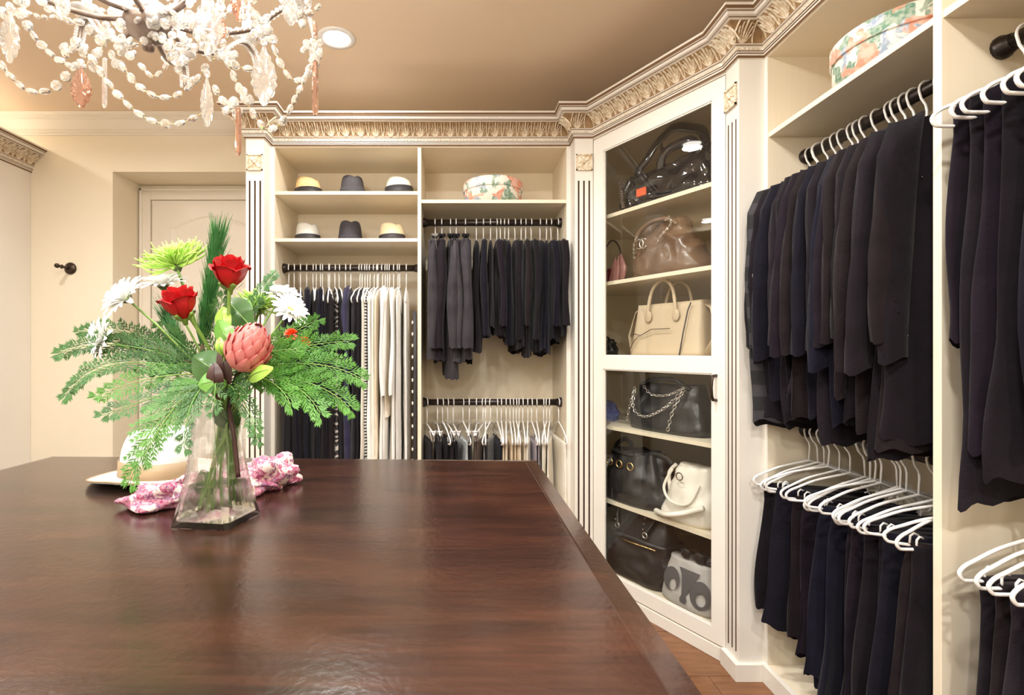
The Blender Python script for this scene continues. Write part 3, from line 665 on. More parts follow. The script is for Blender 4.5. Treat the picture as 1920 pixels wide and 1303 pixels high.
# --- back right bay, lower rod
LR = [963,1025,1056,1087,1120,1178,1216,1260,1298,1313,1343,1383,1408,1437,1460,1480,1498,1515,1537,1567,1590,1620,1662,1680,1698,1752]
LR = [500+x/3.2 for x in LR]
lm = ['charcoal_']*0
LM = [BL[1],BL[5],BL[0],BL[4],BL[0],'paleb',BL[1],'brownc','brownc',BL[5],'greycloth',BL[3],'tan','beigec','tan','tan','beigec','tan','beigec','ivoryc','mauve','mauve','ivoryc','ivoryc','ivoryc','ivoryc']
LN = {'paleb':'pale blue','brownc':'brown','greycloth':'grey','tan':'tan','beigec':'beige','ivoryc':'ivory','mauve':'mauve grey'}
for i, px in enumerate(LR):
    x = wx(px, RY); m = LM[i]; cn = LN.get(m, 'black') if isinstance(m,str) else 'black'
    g = garment('folded', m, 200+i, L=.66+rg.uniform(-.05,.05), hw=rg.uniform(.14,.165), th=rg.uniform(.020,.028), flare=1.02, fold=.005, hem=.01)
    hang((x,RY,.911), -PI/2+rg.uniform(-.22,.16)+(.1 if i<8 else -.08), HS if i in (0,1,3,4,6,7,8) else HT, f'white hanger, {ORD[i]} from the left, lower rod of the back wall', 'hangers on the back wall rods', g, 'trousers', f'{cn} folded trousers, {ORD[i]} from the left, lower rod, back wall', 'trousers', 'folded trousers on the lower rod of the back wall')
# --- back left bay: long dresses
DR = [133,165,203,240,278,298,323,335,370,378,410,435,473,505,560,573,590,605,620,645,663,670,695,712,725,738,762,788,798,838]
DR = [500+x/3.2 for x in DR]
DM = [BL[0],BL[3],BL[0],BL[6],BL[0],BL[3],BL[6],BL[0],BL[4],BL[0],'stripe3',BL[0],BL[2],'navyc','charcoal2',BL[5],'ivoryc','navyc','stripe','whitec','whitec','ivoryc','beigec','whitec','whitec','lace','whitec','ivoryc','whitec','whitec']
DN_ = {'stripe3':'black and cream patterned','navyc':'navy satin','charcoal2':'dark grey','ivoryc':'ivory','stripe':'black and white horizontally striped','whitec':'white','beigec':'beige','lace':'cream lace'}
def straps(tt):
    for s_ in (-1,1): MB().tube([(s_*.10,0,-.118),(s_*.07,.012,-.17),(s_*.05,.014,-.25)],.003,6).build('strap','whitec',tt,True)
for i, px in enumerate(DR):
    x = wx(px, RY); m = DM[i]; cn = DN_.get(m,'black') if isinstance(m,str) else 'black'
    L = 1.30+rg.uniform(-.1,.15); 
    g = garment('dress', m, 300+i, L=L if m!='lace' else .78, hw=rg.uniform(.15,.18) if i not in (13,23) else .2, th=.024 if i>13 else .032, flare=1.12, fold=.006, hem=.02, sl=(.30 if i in (3,6,13) else .55 if i in (23,24,26) else 0), slt=.06 if i in (13,23) else .045, nk=.04)
    ex = straps if i in (18,20,28) else None
    hang((x,RY,1.644), -PI/2+rg.uniform(-.1,.1)+(.28 if i < 13 else 0), HM, f'white hanger, {ORD[i]} from the left, rod under the hat shelves', 'hangers on the back wall rods', g, 'dress', f'{cn} long dress, {ORD[i]} from the left under the hat shelves', 'dress', 'long dresses under the hat shelves', ex)
bl = thing('beaded_belt','black belt with a row of pale rings right of the white dresses','belt',(-.225,2.70,1.40))
MB().tube([(0,0,0),(.002,0,-.3),(0,0,-.7),(.001,0,-1.1)],.010,8,flat=.4).build('strap','ribbon',bl,True)
for k in range(14): MB().ell((-.010,-.006,-.06-.06*k),.005,.004,.010,8,6).build('ring','ivoryc',bl,True)
# --- right wall, upper rod of the first bay
RX = FX+.137
HU = [1.835,1.795]+[RX*F/(1360+x/2.327-CX) for x in (405,450,485,515,560,583,613,665,725,752,790,825,880)]+[1.34,1.30,1.265]
HU = sorted(set(round(y,3) for y in HU), reverse=True)
def seq(tt, n=26, s=5, xr=(-.2,.18)):
    r_ = random.Random(s); mb = MB()
    for _ in range(n): mb.ell((r_.uniform(*xr), -.030, r_.uniform(-.85,-.2)),.0022,.0022,.0022,5,4)
    o = mb.build('sequins','sequin',tt); o['kind'] = 'stuff'
def white_dot(tt): MB().ell((-.228,-.032,-.44),.011,.005,.022,14,8).build('patch','whitec',tt,True)
for i, y in enumerate(HU):
    m = ['stripeg',BL[0],BL[1],BL[3],BL[5],BL[0],BL[2],BL[4],BL[3],BL[1],BL[6],BL[2],BL[4],BL[0],BL[4],BL[1],BL[4],BL[0],BL[1]][i%19]
    L = .86+rg.uniform(-.04,.10)+.02*(i>8)
    g = garment('top', m, 400+i, L=L, hw=rg.uniform(.165,.188), th=rg.uniform(.030,.040), flare=rg.uniform(1.05,1.22), fold=.011, hem=.05, sl=rg.uniform(.52,.64), slt=rg.uniform(.052,.065), nk=.05)
    desc = {0:'grey banded black top with a white dot',12:'black top strewn with tiny sequins',14:'black sequinned cardigan'}.get(i,'black long-sleeved top')
    ex = {0:white_dot, 12:(lambda tt: seq(tt,30,5)), 14:(lambda tt: seq(tt,40,6)), 3:(lambda tt: seq(tt,14,8,(-.17,-.14))), 16:(lambda tt: seq(tt,24,9))}.get(i)
    hang((RX,y,1.892), rg.uniform(-.10,.10), HM, f'white hanger, {ORD[i]} from the far end, upper rod, right wall', 'hangers on the right wall rods', g, 'top', f'{desc}, {ORD[i]} from far end, right wall', 'top', 'black tops on the upper rod of the right wall', ex)
# --- right wall, lower rod of the first bay
HL = [1.83,1.80,1.765,1.73,1.69,1.644,1.592,1.565,1.538,1.519,1.474,1.455,1.436,1.395,1.35,1.31,1.27,1.235]
def zips(tt):
    for s_ in (-1,1): MB().box(s_*.07-.045,s_*.07+.045,-.034,-.029,-.560,-.554).build('zip','gold',tt)
def tagp(tt):
    MB().tube([(-.10,-.026,-.42),(-.085,-.03,-.47),(-.095,-.03,-.52)],.004,6).build('cord','ribbon',tt,True); MB().box(-.105,-.085,-.034,-.030,-.56,-.525).build('price_tag','steel',tt)
def tie(tt): MB().tube([(-.06,-.02,-.62),(-.058,-.022,-.72),(-.065,-.02,-.80),(-.06,-.02,-.86)],[.008,.007,.008,.007],8,flat=.4).build('tie_end','ribbon',tt,True)
for i, y in enumerate(HL):
    m = BL[[0,0,1,3,4,2,3,6,3,6,0,5,2,0,1,3,0,4][i]]
    if i in (8,9): m = BL[6]
    L = .63+.012*i+rg.uniform(-.03,.03)
    g = garment('folded', m, 500+i, L=L, hw=rg.uniform(.135,.15), th=rg.uniform(.026,.034), flare=rg.uniform(1.02,1.14), fold=.009, hem=.035)
    desc = {1:'black skirt with a silver tag',4:'black trousers with a hanging tie',13:'black trousers with brass zips'}.get(i,'black folded trousers')
    ex = {1:tagp,4:tie,13:zips}.get(i)
    hang((RX-.005,y,.910), rg.uniform(-.24,.12), HT, f'white hanger, {ORD[i]} from the far end, lower rod, right wall', 'hangers on the right wall rods', g, 'trousers', f'{desc}, {ORD[i]} from far end, right wall', 'trousers', 'black trousers on the lower rod of the right wall', ex, tilt=rg.uniform(-.05,.09))
# --- near bay
def pinkl(tt): MB().tube([(-.05,-.006,-.09),(-.02,-.03,-.16),(-.035,-.030,-.27),(-.075,-.020,-.30)],[.004,.016,.014,.003],8,flat=.3).build('lining','pink',tt,True)
NU = [1.135,1.10,1.068,1.035,1.0,.96]
for i, y in enumerate(NU):
    m = BL[[2,1,2,0,3,1][i]]
    g = garment('top' , m, 600+i, L=[.70,1.02,.92,.98,.86,.9][i], hw=[.16,.165,.16,.165,.15,.15][i], th=.030, flare=1.12, fold=.009, hem=.06, sl=0, slt=.05, nk=.04)
    hang((RX-.005,y,1.890), rg.uniform(-.04,.10), HN, f'white bare-ended hanger, {ORD[i]} from the divider, upper rod, near bay', 'hangers in the near bay', g, 'top', f'{"dark top with pink lining" if i==2 else "dark top"}, {ORD[i]} from the divider, near bay', 'top', 'dark tops in the near bay', pinkl if i==2 else None)
NL = [1.10,1.07,1.035,1.0,.965,.93]
for i, y in enumerate(NL):
    g = garment('folded', BL[[1,4,5,2,3,6][i]], 650+i, L=.66+rg.uniform(-.04,.05), hw=.14, th=.034, flare=1.1, fold=.010, hem=.03)
    hang((RX-.005,y,.908), rg.uniform(-.06,.12), HT, f'white hanger, {ORD[i]} from the divider, lower rod, near bay', 'hangers in the near bay', g, 'trousers', f'dark trousers, {ORD[i]} from the divider, near bay', 'trousers', 'dark trousers in the near bay')
# ------------------------------------------------------------------ vase
VA = [Vector(q) for q in ((-.496,.886),(-.387,.870),(-.366,.968),(-.474,.985))]
vc = sum(VA, Vector((0,0)))/4
vs = thing('glass_vase','clear glass vase, square and flared at the foot, half full of water, holding the bouquet','vase',(vc.x,vc.y,TT))
VH = .208
def vrow(z, s, twist=0.0, rnd=.12):
    out = []
    for i in range(4):
        a, b = VA[i]-vc, VA[(i+1)%4]-vc
        for q in (rnd, .5, 1-rnd):
            p = (a+(b-a)*q)*s; c_, s_ = math.cos(twist), math.sin(twist)
            out.append((p.x*c_-p.y*s_, p.x*s_+p.y*c_, z))
    return out
def vsc(z): q = z/VH; return 1.0*(1-q)**1 + .66*q - .10*math.sin(PI*min(1,q*.9))
rows = [vrow(0,.97,0,.05), vrow(.002,1,0,.05)]+[vrow(z,vsc(z),.0,.06+.2*z/VH) for z in [VH*k/8 for k in range(1,9)]]
ins_ = [vrow(z,vsc(z)-.10,0,.08+.2*z/VH) for z in [VH*k/8 for k in range(8,0,-1)]]+[vrow(.010,.88,0,.08)]
MB().grid(rows+ins_, True, True, True).build('glass_body','vase',vs)
WZ = .068
wr = [vrow(z,vsc(z)-.095,0,.08+.2*z/VH) for z in (.0105,.03,.045,WZ)]
wr[0] = vrow(.0105,.872,0,.08)
MB().grid(wr, True, True, True).build('water','water',vs)
# ------------------------------------------------------------------ flowers
VB = Vector((vc.x+.01, vc.y, TT+.03)); VM = Vector((vc.x+.012, vc.y, TT+VH))
def orient(d, roll=0):
    d = Vector(d).normalized(); q = d.to_track_quat('Z','Y'); return (q.to_matrix() @ Matrix.Rotation(roll,3,'Z')).to_euler()
fr = random.Random(5)
def stem_pts(head, foot=None, mid=None):
    foot = foot or VB+Vector((fr.uniform(-.032,.032), fr.uniform(-.028,.028), fr.uniform(-.010,.004)))
    mid = mid or VM+Vector((fr.uniform(-.020,.020), fr.uniform(-.020,.020), fr.uniform(-.03,.0)))
    return cat_rom([foot, (foot+mid)/2+Vector((0,0,.005)), mid, mid.lerp(head,.55)+Vector((0,0,.012)), head], 5)
def mk(name, label, cat, head, group=None):
    return thing(name, label, cat, head, 0, group)
def add_stem(t_, head, r, m='stem', mid=None, foot=None):
    return MB().tube([p-head for p in stem_pts(head, foot, mid)], r, 8).build('stem', m, t_, True)
def rose(px, py, Y, d, label, s=1.0):
    head = P(px,py,Y); t_ = mk('rose', label, 'flower', head, 'red roses in the vase')
    d = Vector(d).normalized(); q = orient(d)
    base = -d*.028*s; add_stem(t_, head, .0032)
    # bend the last stem bit into the calyx
    MB().tube([base-d*.012, base, base+d*.006],[.0034,.006,.010],10).build('calyx','stem',t_,True)
    def petal(h, r0, r1, r2, span, curl, seed):
        mb = MB(); rows = []; nv, nu = 9, 11; r_ = random.Random(seed)
        for j in range(nv):
            v = j/(nv-1); rad = r0+(r1-r0)*math.sin(min(1,v*1.5)*PI/2)+(r2-r1)*max(0,(v-.55)/.45)**1.6
            row = []
            for i in range(nu):
                u = -1+2*i/(nu-1); w_ = span*(.55+.45*math.sin(PI*min(1,v*1.25+.12)*.5))*(1-.15*max(0,v-.75)*4*abs(u))
                a = u*w_; z = h*v - h*.16*(abs(u)**2.2)*v - curl*max(0,(v-.75)/.25)**1.5
                rr = rad+ .0012*math.sin(5*u+seed)*v
                row.append((rr*math.cos(a), rr*math.sin(a), z))
            rows.append(row)
        mb.grid(rows); return mb.mesh('petal','rose',True)
    n = 0
    for cnt, h, r0, r1, r2, span, curl in ((3,.050,.003,.006,.007,1.5,0),(3,.054,.004,.010,.011,1.25,.001),(4,.056,.005,.015,.016,1.05,.002),(5,.054,.006,.021,.024,.92,.004),(5,.048,.006,.0255,.032,.85,.009)):
        me = petal(h*s, r0*s, r1*s, r2*s, span, curl*s, n)
        for k in range(cnt):
            e = (q.to_matrix() @ Matrix.Rotation(2*PI*k/cnt+n*.8+fr.uniform(-.1,.1),3,'Z') @ Matrix.Rotation(fr.uniform(-.04,.04),3,'Y')).to_euler()
            link('petal', me, t_, base, e)
        n += 1
    sp = MB(); sp.grid([[(.008*s+.012*math.sin(v*2.2), u*.0055*math.sin(PI*(.15+.8*v)), -.004+.026*v-.012*v*v) for u in (-1,0,1)] for v in (0,.25,.5,.75,1)]); sm_ = sp.mesh('sepal','stem',True)
    for k in range(5): link('sepal', sm_, t_, base, (q.to_matrix() @ Matrix.Rotation(2*PI*k/5,3,'Z')).to_euler())
rose(337,566,.86,(-.12,-.30,1),'open red rose on the left, below the lime green bloom',1.0)
rose(431,508,.87,(.10,-.28,1),'taller red rose on the right beside the upright pine sprig',1.0)
def mum(px, py, Y, d, R, label):
    head = P(px,py,Y); t_ = mk('chrysanthemum', label, 'flower', head, 'lime green spider chrysanthemums'); q = orient(d).to_matrix(); d = Vector(d).normalized()
    add_stem(t_, head, .0028); MB().lathe([(.003,-.014),(.008,-.008),(.013,-.001),(.006,.004)],12).build('calyx','calyx',t_,True,rot=q.to_euler())
    mb = MB()
    for k in range(150):
        el = fr.random()**.8*PI*.56-.12; az = fr.uniform(0,2*PI); L = R*(.75+.3*math.cos(el))*fr.uniform(.85,1.08); curl = fr.uniform(.1,.5)
        pts = []
        for j in range(7):
            v = j/6; e = el+ (curl*(v**2)*(1 if el < .7 else -.6)); r_ = L*v
            pts.append((r_*math.cos(e)*math.cos(az+.12*v), r_*math.cos(e)*math.sin(az+.12*v), r_*math.sin(e)*.75))
        mb.tube([q@Vector(p) for p in pts], [.0010,.0016,.0018,.0018,.0017,.0017,.0008], 5, flat=.6, up=tuple(q@Vector((0,0,1))))
    o = mb.build('petals','mum',t_,True); o['kind'] = 'stuff'
mum(330,497,.95,(-.18,-.62,1),.066,'lime green spider chrysanthemum at the upper left of the bouquet')
mum(487,578,1.02,(.25,-.5,1),.052,'lime green spider chrysanthemum behind the pink protea')
dm = MB(); rows = []
for j in range(7):
    v = j/6; wq = .0046*math.sin(PI*(.08+.86*v))**.6; rows.append([(.006+.032*v, u*wq, .006*math.sin(v*2.4)+.0012*(abs(u)-.5)) for u in (-1,-.35,.35,1)])
dm.grid([[Vector(p)*1.15 for p in r] for r in rows]); DP = dm.mesh('petal','daisy',True)
def daisy(px, py, Y, d, s, label, n=19):
    head = P(px,py,Y); t_ = mk('daisy', label, 'flower', head, 'white daisies in the vase'); q = orient(d).to_matrix()
    add_stem(t_, head, .0020)
    MB().ell((0,0,.002),.008*s,.008*s,.005*s,12,6).build('disc','mum',t_,True,rot=q.to_euler()); MB().lathe([(.002,-.010),(.007,-.004),(.010,0)],12).build('calyx','calyx',t_,True,rot=q.to_euler())
    for k in range(n*2):
        lay = k >= n
        e = (q @ Matrix.Rotation(2*PI*(k+.5*lay)/n+fr.uniform(-.07,.07),3,'Z') @ Matrix.Rotation((-.42 if lay else -.05)+fr.uniform(-.1,.1),3,'Y')).to_euler()
        link('petal', DP, t_, (0,0,0), e, (s*(.82 if lay else 1),s,s))
daisy(238,560,.90,(-.45,-.7,.55),1.05,'white daisy at the far left of the upper row')
daisy(306,536,.93,(-.1,-.3,1),.95,'white daisy tucked behind the left red rose')
daisy(197,634,.90,(-.6,-.75,.15),.95,'white daisy low on the left, facing the wall')
daisy(527,556,1.0,(.2,-.3,1),.9,'white daisy at the right, higher of the two')
daisy(543,582,.96,(.6,-.5,.5),.85,'white daisy at the right, lower of the two')
# protea
ph = P(468,648,.84); pt = mk('protea','large pink protea with overlapping bracts and a dark centre','flower',ph)
pd = Vector((.50,-.38,.78)).normalized(); pq = orient(pd).to_matrix(); add_stem(pt, ph-pd*.02, .005, 'leafm')
bm_ = MB(); rows = []
for j in range(8):
    v = j/7; wq = .0125*math.sin(PI*min(1,.22+.74*v))**.8*(1 if v < .98 else .25); rows.append([(0-.0025*abs(u)**2+.004*math.sin(PI*v), u*wq, .048*v) for u in (-1,-.5,0,.5,1)])
bm_.grid(rows); BR = bm_.mesh('bract','protea',True)
pt.scale = (.86,.86,.86)
for ring in range(6):
    v = ring/5; n = 9
    for k in range(n):
        a = 2*PI*(k+.5*(ring%2))/n; zz = -.045+.052*v; rad = .014+.017*math.sin(PI*min(1,.25+.55*v)) - .004*v
        lean = [.42,.30,.14,-.02,-.16,-.26][ring]
        e = (pq @ Matrix.Rotation(a,3,'Z') @ Matrix.Rotation(lean,3,'Y')).to_euler()
        off = pq @ Vector((rad*math.cos(a), rad*math.sin(a), zz))
        link('bract', BR, pt, off, e, (1,1,1.0 if ring < 5 else .9))
MB().lathe([(.001,-.048),(.018,-.04),(.026,-.015),(.026,.01),(.018,.03),(.004,.038)],18).build('core','protea',pt,True,rot=pq.to_euler())
MB().ell(pq@Vector((0,0,.040)),.008,.008,.006,12,6).build('centre','leafm',pt,True)
def redf(px, py, Y, s, label):
    h = P(px,py,Y); t_ = mk('carnation', label, 'flower', h, 'small orange red flowers'); mb = MB(); add_stem(t_, h, .0015)
    for k in range(26):
        d = Vector((fr.gauss(0,1),fr.gauss(0,1)-.3,fr.gauss(.4,1))).normalized(); a = d.orthogonal().normalized(); c_ = d.cross(a)
        mb.grid([[d*.002+a*u*.001 for u in (-1,0,1)],[d*.009*s+a*u*.0045*s+c_*.001*u*u for u in (-1,0,1)],[d*.014*s+a*u*.0055*s+c_*.003*math.sin(u*4) for u in (-1,0,1)]])
    o = mb.build('petals','orangef',t_,True); o['kind']='stuff'
redf(546,628,.93,.85,'small orange red flower on the right, upper one'); redf(571,641,.93,.75,'small orange red flower on the right, lower one'); redf(500,706,.9,.45,'tiny red bud just under the protea')
# pine sprig
def pine(a, b, r, n, label, ln=.05):
    a, b = P(*a), P(*b); t_ = mk('pine_sprig', label, 'foliage', a, None); d = (b-a); mb = MB()
    MB().tube([VB+Vector((.01,.01,0))-a,VM-a,(0,0,0),d*.9],[.003,.003,.003,.0015],8).build('stem','twig',t_,True)
    for k in range(n):
        v = fr.random(); p = d*v*.95; az = fr.uniform(0,2*PI); sp = fr.uniform(.16,.42); dd = d.normalized(); o1 = dd.orthogonal().normalized(); o2 = dd.cross(o1)
        q_ = (dd*math.cos(sp)+(o1*math.cos(az)+o2*math.sin(az))*math.sin(sp)); L = ln*fr.uniform(.7,1.2); mid = p+q_*L*.5; tip = p+q_*L+dd*L*.15
        mb.tube([p,mid,tip],[.0007,.0007,.0002],3,cap=False)
    o = mb.build('needles','pine',t_,True); o['kind']='stuff'
pine((378,655,.93),(408,452,.93),.02,900,'tall upright pine sprig between the two red roses')
pine((352,690,.95),(318,600,.97),.02,350,'short pine sprig below the left red rose')
# cedar sprays
def cedar(tip, ctrl, Y0, Y1, wd, label, m='cedar', roll=0.0, st=(405,705), dens=1.0, starts=.12):
    s_ = P(st[0],st[1],Y0); e_ = P(tip[0],tip[1],Y1); c_ = P(ctrl[0],ctrl[1],(Y0+Y1)/2-.01)
    t_ = mk('cedar_spray', label, 'foliage', s_, 'cedar sprays in the bouquet')
    L = (s_-c_).length+(c_-e_).length; n = max(8,int(L/.0075*dens))
    pt_ = [((1-v)**2*s_+2*v*(1-v)*c_+v*v*e_)-s_ for v in [i/n for i in range(n+1)]]
    foot = VB+Vector((fr.uniform(-.03,.03),fr.uniform(-.025,.025),0))-s_; CN[0] += 1
    MB().tube(([foot,(foot+VM-s_)/2,VM-s_] if CN[0]%3==0 else [VM-s_+Vector((fr.uniform(-.01,.01),0,-.06)),VM-s_+Vector((0,0,-.03)),VM-s_])+pt_[1:], [.0016]*3+[.0016*(1-.7*i/n) for i in range(1,n+1)],6).build('stem','stem' if m=='cedar2' else 'leafg',t_,True)
    mb = MB(); up0 = Vector((roll,-1,.15)).normalized()
    def leaflet(p, d, side, l, w_):
        mb.af([(0,1,2),(0,2,3)], mb.av([p, p+d*l*.45+side*w_, p+d*l, p+d*l*.45-side*w_]))
    for i in range(2, n+1):
        v = i/n
        if v < starts: continue
        p = pt_[i]; d = (pt_[i]-pt_[i-1]).normalized(); nn = (up0-d*up0.dot(d)).normalized(); sd = d.cross(nn)
        for s1 in ((-1,1) if i % 2 == 0 else (1,)) if False else (-1 if i%2 else 1,):
            bl_ = wd*(math.sin(PI*min(1,.16+.72*v))**.8)*fr.uniform(.6,1.05)*(1.05-.5*v)
            ang = math.radians(34+fr.uniform(-6,6)); bd = (d*math.cos(ang)+sd*s1*math.sin(ang)+nn*fr.uniform(-.18,.18)).normalized()
            k = max(3,int(bl_/.0062)); q = p.copy(); bn = (nn-bd*nn.dot(bd)).normalized(); bs = bd.cross(bn)
            for j in range(k):
                w_ = j/k; bd = (bd+d*.02+Vector((0,0,-.006))).normalized(); q2 = q+bd*(bl_/k)
                mb.tube([q,q2],[.00075,.0006],3,cap=False)
                for s2 in (-1,1):
                    a2 = math.radians(27); ld = (bd*math.cos(a2)+bs*s2*math.sin(a2)+bn*fr.uniform(-.15,.15)).normalized(); l = .0150*(1-.5*w_)*fr.uniform(.8,1.15)
                    leaflet(q2, ld, ld.cross(bn).normalized(), l, .0015)
                    if l > .02: 
                        l2 = (ld+bd*.6).normalized(); leaflet(q2+ld*l*.5, l2, l2.cross(bn).normalized(), l*.6, .0011)
                        l2 = (ld*1.2-bd*.1).normalized(); leaflet(q2+ld*l*.35, (l2+bs*s2*.5).normalized(), bn.cross(l2).normalized(), l*.5, .0010)
                q = q2
            leaflet(q, bd, bs, .009, .0013)
    o = mb.build('leaflets',m,t_); o['kind']='stuff'
CN = [0]
CS = [((112,662),(230,615),.93,.88,.045,'cedar spray reaching farthest left at daisy height','cedar'),
 ((124,742),(190,640),.92,.86,.040,'cedar spray on the far left bending down','cedar'),
 ((150,622),(260,600),.95,.95,.040,'cedar spray pointing up left under the low daisy','cedar'),
 ((184,742),(300,690),.90,.84,.048,'cedar spray left of the vase, level with the table edge','cedar2'),
 ((196,778),(300,740),.90,.82,.04,'small cedar spray below the long left one','cedar'),
 ((244,905),(290,740),.88,.80,.055,'long cedar spray drooping over the straw hat crown','cedar2'),
 ((268,862),(330,730),.88,.79,.055,'cedar spray drooping left of the vase neck','cedar2'),
 ((345,838),(345,740),.87,.80,.04,'short cedar spray hanging in front of the hat','cedar'),
 ((300,700),(350,660),.92,.90,.05,'cedar spray filling the left centre of the bouquet','cedar'),
 ((400,770),(405,720),.86,.82,.04,'tiny cedar spray lying over the vase rim','cedar'),
 ((676,710),(590,655),.93,.86,.055,'cedar spray reaching farthest right','cedar2'),
 ((655,640),(560,640),.94,.90,.05,'cedar spray pointing right above the others','cedar2'),
 ((655,765),(590,690),.92,.84,.06,'cedar spray hanging at the right end','cedar2'),
 ((600,775),(560,690),.91,.83,.055,'cedar spray hanging over the black dresses','cedar2'),
 ((545,760),(520,690),.90,.83,.05,'cedar spray hanging right of the vase','cedar2'),
 ((482,826),(470,740),.88,.83,.03,'thin cedar spray hanging by the vase shoulder','cedar'),
 ((592,600),(520,640),.95,.93,.045,'cedar spray rising beside the orange red flowers','cedar2'),
 ((512,517),(470,570),.96,.99,.030,'cedar spray rising behind the tall rose','cedar'),
 ((560,655),(500,650),.92,.86,.05,'cedar spray right under the protea','cedar2'),
 ((420,545),(395,640),.94,.90,.035,'cedar spray up the middle behind the roses','cedar'),
 ((300,612),(350,650),.95,.93,.04,'cedar spray behind the left rose stem','cedar'),
 ((235,640),(320,650),.94,.93,.05,'cedar spray beside the brown twig','cedar'),
 ((460,735),(450,720),.90,.84,.04,'cedar spray low over the right of the rim','cedar')]
for c in CS: cedar(c[0],c[1],c[2],c[3],c[4],c[5],c[6], roll=fr.uniform(-.3,.3))
tw = thing('twig','bare brown twig between the cedar sprays left of the vase','twig',P(400,700,.93)); MB().tube([P(405,720,.93)-P(400,700,.93),P(370,680,.93)-P(400,700,.93),P(320,676,.94)-P(400,700,.93),P(292,650,.94)-P(400,700,.93),P(270,640,.94)-P(400,700,.93)],[.003,.003,.0035,.0028,.002],8).build('branch','twig',tw,True)
# broad leaves
def bleaf(a, b, Y0, Y1, wd, m, label, nrm=(0,-1,.3), dip=.01):
    a_, b_ = P(a[0],a[1],Y0), P(b[0],b[1],Y1); d = (b_-a_); L = d.length; d.normalize(); n_ = Vector(nrm); n_ = (n_-d*n_.dot(d)).normalized(); s_ = d.cross(n_)
    rows = []
    for j in range(11):
        v = j/10; wq = wd*math.sin(PI*min(1,.04+.94*v))**.75
        rows.append([d*L*v+s_*u*wq+n_*(dip*math.sin(PI*v)-abs(u)*wq*.25) for u in (-1,-.6,-.25,0,.25,.6,1)])
    t_ = thing('leaf_stem', label, 'leaf', a_, 0, 'broad leaves around the protea'); MB().grid(rows).build('blade', m, t_, True)
    MB().tube([rows[j][3]+n_*.0006 for j in range(10)],[.0012*(1-j/11) for j in range(10)],5).build('midrib','stem' if m!='leafm' else 'leafm',t_,True)
    MB().tube([VM-a_+Vector((0,0,-.05)),(VM-a_)*.4,(0,0,0)],.0014,6).build('stem','stem',t_,True)
for q in [((470,612),(425,560),.92,.97,.026,'leafd','dark green broad leaf above the protea'),((425,625),(418,575),.88,.9,.014,'leafb','bright narrow leaf left of the protea'),
 ((440,655),(408,600),.86,.88,.016,'leafg','green leaf left of the protea, higher'),((420,668),(412,632),.85,.85,.008,'leafb','small bright leaf below the green one'),
 ((420,705),(362,668),.86,.87,.028,'leafd','large dark leaf over the vase, left'),((425,715),(372,722),.86,.84,.020,'leafg','green leaf lying under the large dark leaf'),
 ((430,720),(416,645),.86,.87,.012,'leafm','dark maroon leaf standing in the middle'),((410,735),(402,680),.85,.85,.014,'leafm','dark maroon leaf low in the middle'),
 ((466,712),(512,690),.85,.82,.013,'leafb','bright green leaf pointing right below the protea'),((470,590),(440,565),.95,1.0,.02,'leafg','green leaf in front of the right lime bloom'),
 ((445,800),(405,760),.93,.9,.022,'leafd','dark leaf inside the vase neck'),((400,930),(380,880),.93,.92,.018,'leafd','leaf under water in the vase')]:
    bleaf(*q)
# ------------------------------------------------------------------ hats
def hat(pos, rz, label, m, band, r=.078, h=.125, br=.135, crown_m=None, group='fedora hats on the shelves', tilt=(0,0), bandh=.028, brimw=.006, brim_m=None):
    t_ = thing('fedora_hat', label, 'hat', pos, rz, group); t_.rotation_euler = (tilt[0], tilt[1], rz)
    rows = []; n = 40
    for z, s_ in ((0.004,1.0),(.02,.985),(.045,.96),(.07,.925),(.09,.89),(.105,.84),(.117,.76),(.123,.62),(.125,.42),(.124,.2),(.123,.03)):
        row = []
        for i in range(n):
            a = 2*PI*i/n; x = r*s_*math.cos(a)*1.12; y = r*s_*math.sin(a)*.92; zz = z/.125*h; k = z/.125
            if k > .55:
                kk = (k-.55)/.45; zz -= .013*kk*math.exp(-(y/.019)**2)*(1-.35*abs(x)/r); zz -= .009*kk*(x/r)*(1); zz += .004*kk
                pinch = kk*math.exp(-((x-.055)/.03)**2); y *= 1-.22*pinch
            row.append((x,y,zz))
        rows.append(row)
    MB().grid(rows, True, False, True).build('crown', m, t_, True)
    bd = [[(r*s_*1.12*math.cos(2*PI*i/n)*k, r*s_*.92*math.sin(2*PI*i/n)*k, z) for i in range(n)] for z, s_, k in ((.005,1.0,1.0),(.005,1.0,1.022),(bandh,.978,1.022),(bandh,.978,1.0))]
    MB().grid(bd, True).build('band', band, t_, True)
    br_ = [[((r*1.12+(br*1.05-r*1.12)*v)*math.cos(2*PI*i/n), (r*.92+(br-r*.92)*v)*math.sin(2*PI*i/n), .006+.012*v*v*abs(math.sin(2*PI*i/n))**2-.010*v*max(0,math.cos(2*PI*i/n))+dz) for i in range(n)] for v, dz in ((0,0),(.3,0),(.6,0),(.85,0),(1,0),(1,-.0035),(.6,-.0035),(0,-.0035))]
    MB().grid(br_, True).build('brim', brim_m or m, t_, True)
    ed = [br_[4][i] for i in range(n)]
    MB().tube(ed, .0022, 6, closed=True).build('brim_edge', band, t_, True)
    return t_
HYY = 2.875
for (px, sz, lab, m, bd, rz) in ((578,2.024,'natural straw fedora with dark band, upper shelf, left','straw','ribbon',-.6),(661,2.024,'dark grey felt fedora in the middle of the upper shelf','feltgrey','feltgrey',-1.2),(748,2.024,'white fedora with wide dark band, upper shelf, right','strawwhite' if False else 'strawhite','ribbon',-.5)):
    hat((wx(px,HYY),HYY,sz), rz, lab, m, bd, r=.074, h=.125 if px!=661 else .135, bandh=.072 if px==748 else .062, br=.115)
